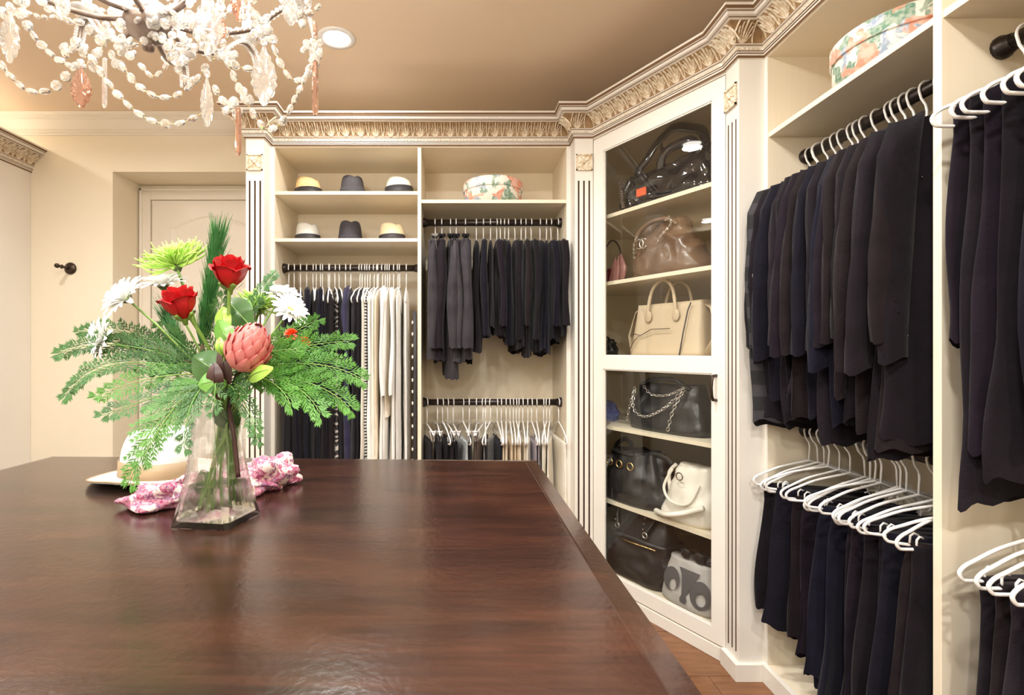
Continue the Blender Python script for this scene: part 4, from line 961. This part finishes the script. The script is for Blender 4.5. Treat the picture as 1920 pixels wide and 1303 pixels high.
for (px, sz, lab, m, bd, rz) in ((577,1.779,'pale grey straw fedora, lower hat shelf, left','strawgrey','ribbon',-.9),(657,1.779,'black woven fedora in the middle of the lower hat shelf','feltdark','feltdark',-1.3),(735,1.779,'cream straw fedora with dark band, lower hat shelf, right','straw2','ribbon',-1.0)):
    hat((wx(px,HYY),HYY,sz), rz, lab, m, bd, r=.072 if px!=735 else .076, h=.118 if px!=657 else .132, bandh=.050 if px!=657 else .045, br=.115)
hp = hat((-.715,1.235,TT+.006), 2.9, 'white straw hat with a taupe band lying on the dark table behind the vase', 'strawhite','taupe', r=.080, h=.112, br=.136, bandh=.042, group=None, tilt=(.0,-.02))
# ------------------------------------------------------------------ scarf
def scarf():
    t_ = thing('scarf','crumpled magenta and white patterned scarf on the table around the vase foot','scarf',(-.45,1.02,TT))
    def roll(name, pts, rad, seed, flat=.55):
        pts = cat_rom([Vector((p[0]+.45,p[1]-1.02,p[2])) for p in pts], 10); k = len(pts); rows = []; n = 28
        for i, p in enumerate(pts):
            d = (pts[min(i+1,k-1)]-pts[max(i-1,0)]).normalized(); s_ = Vector((d.y,-d.x,0)).normalized(); v = i/(k-1); r_ = rad*(math.sin(PI*min(1,max(0,.06+.88*v)))**.45)
            row = []
            for q in range(n):
                a = 2*PI*q/n; w_ = 1+.30*math.sin(3*a+i*.22+seed)+.18*math.sin(5*a-i*.35+seed*2)+.12*noise.noise(Vector((i*.35,q*.5,seed)))
                w_ *= 1+.16*math.sin(i*.75+2*a)
                z = math.sin(a)*r_*flat*w_; row.append(p+s_*math.cos(a)*r_*w_+Vector((0,0,max(z+r_*flat,.0015*math.cos(q)+.002))))
            rows.append(row)
        MB().grid(rows, True, True, True).build(name,'scarf',t_,True)
    roll('fold', [(-.64,1.03,TT*0),(-.60,1.005,0),(-.53,1.02,0),(-.47,1.04,0),(-.42,1.07,0)], .040, 1)
    roll('fold', [(-.60,1.06,.008),(-.53,1.07,.014),(-.45,1.10,.01),(-.40,1.14,0)], .034, 2.2)
    roll('fold', [(-.46,1.08,0),(-.42,1.13,0),(-.40,1.17,0),(-.385,1.16,0)], .042, 3.1, .75)
    roll('fold', [(-.55,1.25,0),(-.50,1.35,0),(-.52,1.42,0)], .028, 4.4, .4)
scarf()
# ------------------------------------------------------------------ hat boxes
def hatbox(c, r, h, label, rz):
    t_ = thing('hat_box', label, 'hat box', c, rz, 'floral hat boxes')
    MB().lathe([(.001,0),(r-.004,0),(r-.004,h*.7),(r-.004,h-.004)],56).build('box','floral',t_,True)
    MB().lathe([(r-.003,h*.62),(r+.001,h*.62),(r+.002,h*.64),(r+.002,h-.008),(r-.006,h),(.001,h+.001)],56,cap=False).build('lid','floral',t_,True)
hatbox((wx(924,2.87),2.87,1.980),.162,.138,'round floral hat box on the back wall shelf above the jackets',.4)
hatbox((1.32,1.52,1.980),.183,.145,'large round floral hat box on the top shelf of the right wall',2.0)
# ------------------------------------------------------------------ handbags in the corner cabinet
RZD = math.atan2(DU.y, DU.x)
def spot(px, d, z):
    O = T0+DN*d; k = (px-CX)/F; t_ = (k*O.y-O.x)/(DU.x-k*DU.y); p = O+DU*t_; return (p.x, p.y, z)
def sack(w, h, d, seed=0, tw=.85, td=.35, e=.6, bulge=.08, wr=.006, wf=12, pinch=0, lean=0, topz=0, sag=0, pleat=0, pf=40, N=64, R=22, closed=True):
    mb = MB(); rows = []; r = random.Random(seed); s1 = r.uniform(0,9)
    for j in range(R+1):
        v = j/R; b_ = 1 if v > .06 else (.90+.10*(v/.06)**.5)
        W = w/2*((1-v)+tw*v)*b_*(1+bulge*math.sin(PI*min(1,v*1.3))); D = d/2*((1-v**1.3)+td*v**1.3)*b_*(1+bulge*math.sin(PI*v))
        row = []
        for i in range(N):
            a = 2*PI*i/N; c, s_ = math.cos(a), math.sin(a); x = W*math.copysign(abs(c)**e,c); y = D*math.copysign(abs(s_)**e,s_); z = h*v
            z -= v*v*sag*(1-(x/(w/2))**2); z += v*topz*x/(w/2)
            n1 = noise.noise(Vector((x*wf+s1, y*wf, z*wf*1.2))); n2 = 1-abs(noise.noise(Vector((x*wf*1.8+s1*2, y*wf+3, z*wf*1.6))))*2.4
            o = wr*(n1*1.6+.8*n2)*min(1,v*5+.15); o += pleat*math.sin(a*pf/6+s1)*v**1.5
            o -= pinch*math.exp(-((v-.72)/.10)**2)
            q = Vector((c,s_,0)); row.append((x+q.x*o+lean*v, y+q.y*o, z+o*.3*v))
        rows.append(row)
    mb.grid(rows, True, True, closed); return mb
def bag(px, d, z, label, rz=0, cat='handbag', name='handbag'): return thing(name, label, cat, spot(px,d,z), RZD+rz, 'handbags in the corner cabinet')
def handle(t_, pts, r, m, name='handle', n=10, flat=1.0, up=None): return MB().tube(cat_rom(pts,n), r, 10, flat=flat, up=up).build(name, m, t_, True)
def chain(t_, pts, m='steel', s=.006, th=.0014, name='chain'):
    c = cat_rom(pts, 30); mb = MB(); acc = 0; k = 0; last = c[0]
    for i in range(1, len(c)):
        acc += (c[i]-c[i-1]).length
        if acc > s*1.5:
            acc = 0; d = (c[i]-last).normalized(); last = c[i]; a = d.orthogonal().normalized()
            if k % 2: a = d.cross(a)
            mb.tube([c[i]+d*math.cos(q*PI/4)*s+a*math.sin(q*PI/4)*s*.62 for q in range(8)], th, 5, closed=True); k += 1
    o = mb.build(name, m, t_, True); o['kind'] = 'stuff'; return o
# 1 black patent shoulder bag, top shelf
b1 = bag(1256,.17,SH[0],'glossy black patent shoulder bag with an orange red tag on the top shelf')
sack(.48,.20,.15,1,tw=.86,td=.50,bulge=.05,wr=.020,wf=9,topz=.02,sag=.03).build('body','patent',b1,True)
handle(b1,[(-.165,-.03,.15),(-.155,-.03,.20),(-.11,-.03,.235),(-.065,-.02,.29),(-.02,0,.335),(.03,.0,.345),(.09,.02,.325),(.15,.02,.29),(.17,.02,.22),(.16,.02,.15)],.021,'patent',flat=.42)
handle(b1,[(-.02,-.045,.16),(.0,-.05,.21),(.04,-.05,.235),(.10,-.05,.24),(.15,-.05,.23),(.19,-.04,.17)],.022,'patent','bow',flat=.6)
handle(b1,[(-.06,.02,.30),(-.02,-.03,.255),(.03,-.04,.235)],.012,'patent','strap_end',flat=.5)
MB().box(-.105,-.050,-.104,-.096,.045,.082).build('tag','orangetag',b1,bevel=.002)
zp = MB()
for k in range(12): zp.box(-.205-.0018*k,-.186-.0018*k,-.094,-.078,.02+.011*k,.027+.011*k)
o = zp.build('zip_teeth','pewter',b1); o['kind']='stuff'
handle(b1,[(-.225,-.03,.01),(-.25,-.04,.05),(-.235,-.03,.08),(-.25,-.03,.11),(-.215,-.02,.17)],.016,'patent','gusset_piping',flat=.5)
# 2 taupe chain bag
b2 = bag(1262,.17,SH[1],'slouchy brown leather bag with silver chain and round emblem on the second shelf')
sack(.40,.255,.20,2,tw=.48,td=.45,e=.75,bulge=.12,wr=.012,wf=10,lean=-.03).build('body','brownleather',b2,True)
handle(b2,[(-.15,-.07,.12),(-.13,-.085,.20),(-.06,-.085,.245),(.02,-.07,.25),(.06,-.05,.22)],.011,'brownleather','strap')
chain(b2,[(-.15,-.085,.09),(-.14,-.095,.17),(-.09,-.085,.235),(-.02,-.08,.26),(.03,-.075,.24)]); chain(b2,[(-.01,-.105,.13),(.02,-.105,.17),(.05,-.08,.22),(.03,-.07,.265)])
em = MB()
for s_ in (-1,1): em.tube([(-.075-s_*.010+s_*.022*math.cos(q), -.122-.001*s_, .150+.022*math.sin(q)) for q in [math.radians(-50+50+40+280*i/16) if False else math.radians(-140+280*i/16) for i in range(17)]], .0034, 6)
em.build('emblem','steel',b2,True)
# 3 small half-moon bag
b3 = bag(1146,.25,SH[1],'small wine red pleated and rose leather half-moon bag at the left of the second shelf')
sack(.17,.10,.09,3,tw=.85,td=.4,e=.8,wr=.006,wf=30).build('body','wine',b3,True)
mb = MB(); mb.grid([[(.03+.055*q+.035*math.sin(PI*q)*0, -.052+yy, .01+z*(.145*q**.6)) for z in (0,.5,1)] for q in (0,.4,.8,1) for yy in (0,)]); mb.grid([[(.095,-.05,.0),(.10,-.04,.09),(.085,-.03,.16)],[(.03,-.056,.0),(.05,-.05,.06),(.08,-.032,.15)]]); mb.tube([(.10,-.03,.02),(.105,-.02,.09),(.088,-.02,.165)],[.020,.024,.006],10,flat=.6)
mb.build('side_panel','rosel',b3,True)
handle(b3,[(-.06,-.02,.09),(-.05,-.01,.19),(.0,0,.255),(.06,-.01,.22),(.09,-.02,.16)],.004,'bronze'); MB().tube([(-.05+.008*math.cos(q*PI/6),-.05,.10+.008*math.sin(q*PI/6)) for q in range(12)],.003,6,closed=True).build('ring','bronze',b3,True)
# 4 beige tote
b4 = bag(1262,.18,SH[2],'structured beige leather tote with two rolled handles on the middle shelf')
W4, H4 = .40, .235
mb = MB(); rows = []
for j in range(13):
    v = j/12; wv = W4/2*(1.0-.13*v); dv = .085*(1-.45*v); z = H4*v; row = []
    for i in range(48):
        a = 2*PI*i/48; c, s_ = math.cos(a), math.sin(a); x = wv*math.copysign(abs(c)**.32,c); y = dv*math.copysign(abs(s_)**.32,s_); zz = z+(.012*(x/wv)**2*v); row.append((x,y,zz))
    rows.append(row)
mb.grid(rows, True, True, True); mb.build('body','beigeleather',b4,True)
for s_ in (-1,1):
    mb = MB(); mb.grid([[(s_*.19,-.06,.005),(s_*.205,0,.005),(s_*.19,.06,.005)],[(s_*.235,-.03,.10),(s_*.25,0,.11),(s_*.235,.03,.10)],[(s_*.20,-.02,.21),(s_*.215,0,.22),(s_*.20,.02,.21)],[(s_*.165,-.02,.235),(s_*.17,0,.237),(s_*.165,.02,.235)]]); o = mb.build('wing','beigeleather',b4,True)
    so = o.modifiers.new('s','SOLIDIFY'); so.thickness = .004
for y in (-.066,.05):
    handle(b4,[(-.085,y,.19),(-.082,y,.24),(-.06,y+.004,.315),(-.01,y+.008,.35),(.04,y+.006,.315),(.062,y,.24),(.066,y,.19)],.0075,'beigeleather')
    for x in (-.085,.066): MB().ell((x,y-.001,.185),.020,.006,.028,14,8).build('handle_tab','beigeleather',b4,True)
MB().tube([(-.12,-.085,.095),(-.05,-.087,.125),(.05,-.086,.125)],.0022,6).build('zip','brownleather',b4,True)
MB().tube([(-.19,-.088,.01),(-.15,-.090,.07),(-.12,-.086,.10),(-.17,-.084,.11)],.0022,6).build('seam','brownleather',b4,True)
MB().tube([(.10,-.088,.0),(.12,-.088,.10),(.13,-.07,.20),(.14,-.062,.235)],.003,6).build('edge_piping','ribbon',b4,True)
# 5 small black bag
b5 = bag(1140,.22,SH[2],'small quilted black pouch at the left of the middle shelf'); sack(.11,.085,.08,5,tw=.7,td=.5,e=.8,wr=.006,wf=40).build('body','blackleather',b5,True); handle(b5,[(-.03,-.02,.07),(-.01,-.02,.10),(.03,-.02,.085),(.045,-.03,.03)],.006,'blackleather')
# 6 black chain bag
b6 = bag(1258,.17,SH[3],'shiny black leather bag with draped silver chains below the door middle rail')
sack(.42,.225,.18,6,tw=.72,td=.40,e=.6,bulge=.05,wr=.008,wf=9,sag=.008).build('body','blackleather',b6,True)
chain(b6,[(-.15,-.07,.19),(-.13,-.10,.10),(-.05,-.112,.07),(.05,-.10,.12),(.12,-.07,.20)],s=.010,th=.0022); chain(b6,[(-.10,-.07,.21),(-.04,-.08,.17),(.05,-.08,.175),(.12,-.065,.21)],s=.009,th=.002); chain(b6,[(-.19,-.08,.03),(-.17,-.08,.11),(-.15,-.07,.19)],s=.009,th=.002); chain(b6,[(.12,-.07,.2),(.09,-.10,.11),(.07,-.11,.02)],s=.010,th=.0022)
handle(b6,[(-.14,-.04,.20),(-.08,-.035,.235),(.04,-.035,.24),(.13,-.04,.20)],.010,'blackleather','rim')
# 7 blue pouch
b7 = bag(1142,.22,SH[3],'small blue cloth pouch with thin cord at the left of the fourth shelf'); sack(.10,.10,.08,7,tw=.6,td=.4,e=.8,wr=.010,wf=30).build('body','blue',b7,True); handle(b7,[(.03,-.03,.08),(.06,-.03,.06),(.075,-.03,.01),(.06,-.04,.0)],.0018,'blue','cord')
# 8 black drawstring bag
b8 = bag(1200,.17,SH[4],'black leather drawstring bag with gold grommets on the fifth shelf')
sack(.42,.245,.24,8,tw=.60,td=.55,e=.85,bulge=.08,wr=.007,wf=9,pleat=.010,pf=60).build('body','softleather',b8,True)
for a in (-.105,-.04,.03): 
    MB().tube([(a+.018*math.cos(q*PI/8), -.092-.010*(1-abs(a)*4), .185+.018*math.sin(q*PI/8)) for q in range(16)], .0042, 6, closed=True).build('grommet','gold',b8,True)
handle(b8,[(-.13,-.05,.22),(-.10,-.07,.24),(-.02,-.08,.235),(.06,-.07,.24)],.008,'softleather','drawstring')
handle(b8,[(.05,-.05,.235),(.12,-.04,.255),(.19,-.03,.24),(.205,-.03,.19),(.15,-.03,.165)],.010,'softleather',flat=.4); handle(b8,[(-.13,0,.18),(-.16,0,.24),(-.10,0,.29),(-.05,0,.27)],.012,'softleather',flat=.4)
# 9 ivory bag
b9 = bag(1300,.14,SH[4],'ivory leather shoulder bag slumped at the right of the fifth shelf')
sack(.26,.25,.18,9,tw=.62,td=.45,e=.75,bulge=.10,wr=.010,wf=8,sag=.01,lean=.03).build('body','whiteleather',b9,True)
handle(b9,[(-.06,-.06,.22),(-.08,-.09,.14),(-.03,-.105,.09),(.05,-.10,.10),(.08,-.07,.18)],.006,'whiteleather','strap'); handle(b9,[(-.13,-.08,.02),(-.05,-.115,.03),(.04,-.12,.06),(.12,-.10,.10)],.012,'whiteleather','strap')
handle(b9,[(-.08,-.05,.12),(-.10,-.03,.19),(-.07,-.02,.235)],.008,'whiteleather','gusset'); MB().tube([(-.005+.016*math.cos(q*PI/6),-.085,.20+.016*math.sin(q*PI/6)) for q in range(12)],.003,6,closed=True).build('ring','pewter',b9,True)
# 10 grey dust bag
b10 = bag(1144,.24,SH[4],'pale grey cloth dust bag at the left end of the fifth shelf'); sack(.14,.17,.14,10,tw=.7,td=.5,e=.9,wr=.012,wf=14).build('body','dust',b10,True)
# 11 large black tote on the deck
b11 = bag(1208,.17,.098,'large black leather tote with studded handles on the cabinet floor')
sack(.37,.20,.22,11,tw=.97,td=.85,e=.6,bulge=.10,wr=.010,wf=9).build('body','softleather',b11,True); 
mb = sack(.34,.13,.17,12,tw=.86,td=.25,e=.55,bulge=.02,wr=.002,wf=9); o = mb.build('upper_body','softleather',b11,True); o.location = (0,0,.185)
for x in (-.09,.08):
    MB().tube([(x+.013*math.cos(q*PI/8),-.088,.235+.013*math.sin(q*PI/8)) for q in range(16)],.0035,6,closed=True).build('grommet','steel',b11,True)
    for k in range(3): MB().ell((x-.012-.004*k,-.088+.012*k,.26+.022*k),.004,.003,.004,8,5).build('stud','steel',b11,True)
handle(b11,[(-.09,-.085,.24),(-.11,-.06,.30),(-.10,-.02,.35),(.0,.0,.365),(.09,-.02,.35),(.10,-.05,.30),(.08,-.085,.24)],.008,'softleather')
MB().tube([(-.15,-.10,.19),(0,-.108,.185),(.15,-.10,.19)],.003,6).build('zip','gold',b11,True)
# 12 grey printed bag
b12 = bag(1300,.13,.098,'grey canvas bag with a large dark curled print at the right of the cabinet floor')
sack(.27,.19,.16,13,tw=.74,td=.5,e=.65,bulge=.06,wr=.005,wf=8).build('body','greybag',b12,True)
pr = MB()
def printy(x, z): v = z/.19; return -(.08*((1-v**1.3)+.5*v**1.3)*(1+.06*math.sin(PI*v)))*(1-abs(x/.15)**3*.3)-.009
def disc(cx_, cz_, rx, rz_, hx_, hz_, hr, nn=24):
    o_ = [(cx_+rx*math.cos(2*PI*i/nn), cz_+rz_*math.sin(2*PI*i/nn)) for i in range(nn)]; i_ = [(hx_+hr*.8*math.cos(2*PI*i/nn), hz_+hr*math.sin(2*PI*i/nn)) for i in range(nn)]
    pr.grid([[(x,printy(x,z),z) for x,z in o_],[(x,printy(x,z)-.001,z) for x,z in [((a[0]+b_[0])/2,(a[1]+b_[1])/2) for a,b_ in zip(o_,i_)]],[(x,printy(x,z),z) for x,z in i_]], True)
disc(-.055,.105,.042,.048,-.045,.085,.024); disc(.085,.085,.045,.055,.09,.070,.026)
pr.grid([[(x,printy(x,z)-.001,z) for x in (x0,(x0+x1)/2,x1)] for z,x0,x1 in ((.165,-.025,.075),(.14,-.008,.060),(.10,.0,.045),(.06,.004,.024),(.045,-.004,.030),(.03,.0,.026))])
pr.build('print','greydark',b12,True)
sg = thing('sunglasses','dark sunglasses and case lying on top of the grey printed bag','sunglasses',tuple(Vector(spot(1306,.13,.098))+Vector((0,0,.19))),RZD,'handbags in the corner cabinet')
for s_ in (-1,1): MB().ell((s_*.032,-.03,.028),.026,.005,.024,16,8).build('lens','patent',sg,True)
MB().tube([(-.056,-.03,.04),(-.05,.03,.03),(-.045,.09,.01)],.003,6).build('temple','patent',sg,True); MB().tube([(.056,-.03,.04),(.05,.03,.03),(.045,.09,.01)],.003,6).build('temple','patent',sg,True); MB().tube([(-.008,-.03,.035),(.008,-.03,.035)],.003,6).build('bridge','patent',sg,True)
sack(.13,.035,.07,14,tw=.7,td=.6,e=.8,wr=.004,wf=20).build('case','blackleather',sg,True,loc=(.04,.02,0))
# 13 dark chain bag at the back left of the deck
b13 = bag(1146,.22,.098,'dark bag with chain strap in the lower left corner of the cabinet'); sack(.16,.27,.14,15,tw=.6,td=.4,e=.8,wr=.008,wf=14).build('body','softleather',b13,True); chain(b13,[(-.02,-.06,.25),(.0,-.09,.18),(-.01,-.09,.10),(.01,-.085,.03)],s=.009,th=.002)
# ------------------------------------------------------------------ chandelier
CC = Vector((-.585,1.02,1.86)); CF = P(278,96,1.02)
ch = thing('chandelier','crystal chandelier with bronze arms, bead swags and leaf-shaped pendants above the island','chandelier',tuple(CC))
rc = random.Random(3)
def L_(px, py, Y): return P(px,py,Y)-CC
fz = (CF-CC)
MB().lathe([(.0015,0),(.010,.002),(.012,.010),(.011,.014),(.016,.018),(.034,.030),(.042,.045),(.044,.055),(.036,.060),(.020,.070),(.012,.09),(.012,.30),(.018,.36),(.010,.42),(.010,.70)],28,c=tuple(fz)).build('stem','pewter',ch,True)
cz = CEIL-CC.z
MB().lathe([(.002,-.05),(.03,-.045),(.06,-.02),(.065,0)],28,c=(0,0,cz)).build('ceiling_rose','pewter',ch,True); MB().tube([(0,0,.5),(0,0,cz)],.006,8).build('chain_rod','pewter',ch,True)
ARMS = []
bead_small = MB(); bead_small.ell((0,0,0),.0042,.0042,.0042,6,4); BSM = bead_small
wrap = MB(); wrap2 = MB()
NA = 8
for k in range(NA):
    a = 2*PI*k/NA+.28; d = Vector((math.cos(a),math.sin(a),0)); h0 = fz+Vector((0,0,.065))
    rr = .30 if k % 2 == 0 else .25
    pts = cat_rom([h0+d*.02, h0+d*.09+Vector((0,0,-.012)), h0+d*(rr*.62)+Vector((0,0,.010)), h0+d*(rr*.85)+Vector((0,0,.065)), h0+d*rr+Vector((0,0,.060)), h0+d*(rr+.015)+Vector((0,0,.02))],8)
    ARMS.append(pts)
    am = MB().tube(pts,[.0062-.003*i/len(pts) for i in range(len(pts))],8).build('arm','pewter',ch,True)
    acc = 0
    for i in range(12, len(pts)):
        p = pts[i]
        for s_ in (-1,1): wrap.ell(tuple(p+Vector((-d.y,d.x,0))*.008*s_),.0045,.0045,.0045,6,4)
    cp = h0+d*(rr*.92)+Vector((0,0,.07))
    cu = MB().lathe([(.003,0),(.010,.004),(.030,.010),(.034,.016),(.030,.014),(.011,.012),(.012,.02)],18,c=tuple(cp)).build('drip_pan','crystal2',ch,True)
    MB().lathe([(.0095,.012),(.0095,.075),(.004,.078)],14,c=tuple(cp)).build('candle','white',ch,True)
    MB().lathe([(.004,.078),(.009,.09),(.008,.105),(.003,.122),(.0006,.128)],12,c=tuple(cp)).build('bulb','bulb',ch,True)
o = wrap.build('arm_beads','crystal',ch,True); o['kind'] = 'stuff'
# faceted bead: flattened octagon
def bead_mesh(ry=.7):
    mb = MB(); rows = []
    for r_, y in ((.42,-.36),(.85,-.22),(1,0),(.85,.22),(.42,.36)): rows.append([(r_*math.cos(PI/8+q*PI/4), y*ry, r_*math.sin(PI/8+q*PI/4)) for q in range(8)])
    mb.grid([[(x*.0080,y*.0115,z*.0092) for x,y,z in r] for r in rows], True, True, True); return mb.mesh('bead','crystal')
BD = bead_mesh(1.0); NB = [0]; tiny = MB(); wires = MB()
def swag(p0, p1, sag, s=1.0, par=ch, obj=True, gap=1.18):
    a, b = L_(*p0), L_(*p1); n = 40; c = [a.lerp(b,i/n)+Vector((0,0,-4*sag*(i/n)*(1-i/n))) for i in range(n+1)]
    acc = .009*s; step = .0184*s*gap
    wires.tube(c[::4]+[c[-1]] if n % 4 else c[::4], .0005, 3)
    for i in range(n):
        seg = (c[i+1]-c[i]); l = seg.length
        while acc < l:
            p = c[i]+seg*(acc/l)
            if NB[0] < 292 and obj:
                d = seg.normalized(); e = d.to_track_quat('Z','Y').to_matrix() @ Matrix.Rotation(rc.uniform(-1.1,1.1),3,'Z')
                link('bead', BD, ch, p, e.to_euler(), (s,s,s)); NB[0] += 1
            else: tiny.ell(tuple(p),.0068*s,.0068*s,.008*s,7,5)
            acc += step
        acc -= l
# (px, py, depth) ends and sag in metres, nearest and largest strings first
SW = [((0,115,.93),(140,122,.93),.052),((45,42,.95),(135,125,.94),.012),((168,102,.90),(378,212,.93),.060),((225,118,.94),(385,128,.95),.058),
 ((262,118,.97),(320,105,.97),.03),((470,205,.92),(548,195,.92),.040),((548,195,.92),(590,100,.95),.004),((512,85,.95),(600,92,.97),.062),((400,160,.93),(455,205,.93),.015),
 ((378,60,.92),(480,128,.93),.02),((0,18,.93),(55,45,.95),.02),((330,125,.98),(365,150,.98),.012),((140,122,.93),(205,60,.97),.022),((205,60,.97),(300,40,1.0),.035),
 ((300,60,1.0),(385,40,1.0),.035),((385,95,.93),(425,60,.95),.03),((425,110,.92),(470,205,.92),.006),((60,-20,.95),(160,40,.93),.02),((320,20,.95),(440,10,.95),.03),((455,-10,.95),(515,60,.95),.012),((515,-20,.97),(600,10,.97),.03)]
for s_ in SW: swag(s_[0], s_[1], s_[2], 1.08 if s_[0][2] < .96 else .9)
swag((160,0,1.1),(290,-5,1.1),.03,.8); swag((230,30,1.15),(340,20,1.15),.03,.8); swag((20,-10,1.15),(120,20,1.15),.03,.8)
# clusters at the arm ends
for (px,py,Y,n,rad) in ((150,100,.93,10,.022),(200,75,.96,10,.025),(235,100,.97,8,.02),(370,45,.93,14,.035),(335,95,.97,9,.02),(445,195,.92,9,.018),(500,65,.94,8,.015),(590,95,.96,8,.014),(430,105,.93,7,.014),(30,20,.93,8,.022),(310,30,.98,12,.03),(560,10,.97,8,.03),(255,15,.98,12,.035),(470,20,.95,8,.03)):
    for _ in range(n):
        p = L_(px,py,Y)+Vector((rc.gauss(0,rad*.6),rc.gauss(0,rad*.6),rc.gauss(0,rad*.7)))
        if NB[0] < 298: link('bead', BD, ch, p, (rc.uniform(-.6,.6),rc.uniform(-.5,.5),rc.uniform(-.6,.6)), (1.05,1.05,1.05)); NB[0] += 1
        else: tiny.ell(tuple(p),.0075,.0075,.0085,7,5)
o = tiny.build('small_beads','crystal',ch,False); o['kind'] = 'stuff'
o = wires.build('bead_wires','gold',ch); o['kind'] = 'stuff'
# pendants
def pend_leaf(px, py, Y, wpx, hpx, m, rz=0, lobes=7, name='pendant'):
    top = L_(px,py,Y); W = wpx*Y/F/2; H = hpx*Y/F; mb = MB(); n = 44; rows = []
    def ol(i, s):
        t_ = 2*PI*i/n; z = -H*(.5-.5*math.cos(t_)); v = -z/H
        x = W*math.copysign(1, math.sin(t_))*(abs(math.sin(PI*min(1,v**.72)))**.8*(.22+.95*v**.8)) if abs(math.sin(t_)) > 1e-6 else 0
        x *= 1+.10*math.cos(v*lobes*2*PI*.9); z += .02*H*math.sin(v*lobes*2*PI)
        return (x*s, z*s-H*(1-s)*.6)
    for s, y in ((.35,-.006),(.78,-.0035),(1,-.0012),(1,.0012),(.78,.0035),(.35,.006)):
        rows.append([(ol(i,s)[0], y, ol(i,s)[1]) for i in range(n)])
    mb.grid(rows, True, True, True); o = mb.build(name, m, ch, False, loc=tuple(top)); o.rotation_euler = (0,0,rz)
    if m == 'amber': o['label'] = 'amber coloured pendant'
    mb = MB().ell((0,0,.008),.006,.005,.007,8,6); mb.build('pendant_cap','crystal',o)
    return o
def pend_spear(px, py, Y, wpx, hpx, m, rz=0):
    top = L_(px,py,Y); W = wpx*Y/F/2; H = hpx*Y/F
    o = MB().lathe([(W*.3,0),(W*.8,-.004),(W*.9,-H*.3),(W,-H*.7),(W*.9,-H*.93),(W*.4,-H)],6,sy=.7).build('pendant_spear', m, ch, False, loc=tuple(top)); o.rotation_euler = (0,0,rz)
    if m == 'amber': o['label'] = 'amber coloured spear'
    return o
pend_leaf(152,126,.92,46,76,'amber',.25); pend_leaf(388,146,.92,32,92,'crystal2',.9); pend_leaf(495,88,.92,62,110,'crystal2',.15); pend_leaf(18,20,.90,40,98,'crystal2',.8)
pend_leaf(390,-10,.91,74,112,'crystal2',.1,9); pend_leaf(118,-25,.93,30,62,'crystal2',.8); pend_leaf(410,20,.93,36,60,'amber',.4); pend_leaf(448,-40,.95,40,80,'amber',.5)
pend_spear(196,108,.95,11,95,'crystal2'); pend_spear(591,112,.95,13,104,'amber'); pend_spear(447,200,.92,12,92,'amber'); pend_spear(590,38,.95,10,30,'amber')
pend_leaf(545,-12,.97,40,60,'crystal2',.3); pend_leaf(290,-5,.99,60,60,'crystal2',.3); pend_leaf(330,5,1.0,60,50,'crystal2',1.0); pend_leaf(225,-10,1.02,50,70,'crystal2',.6)
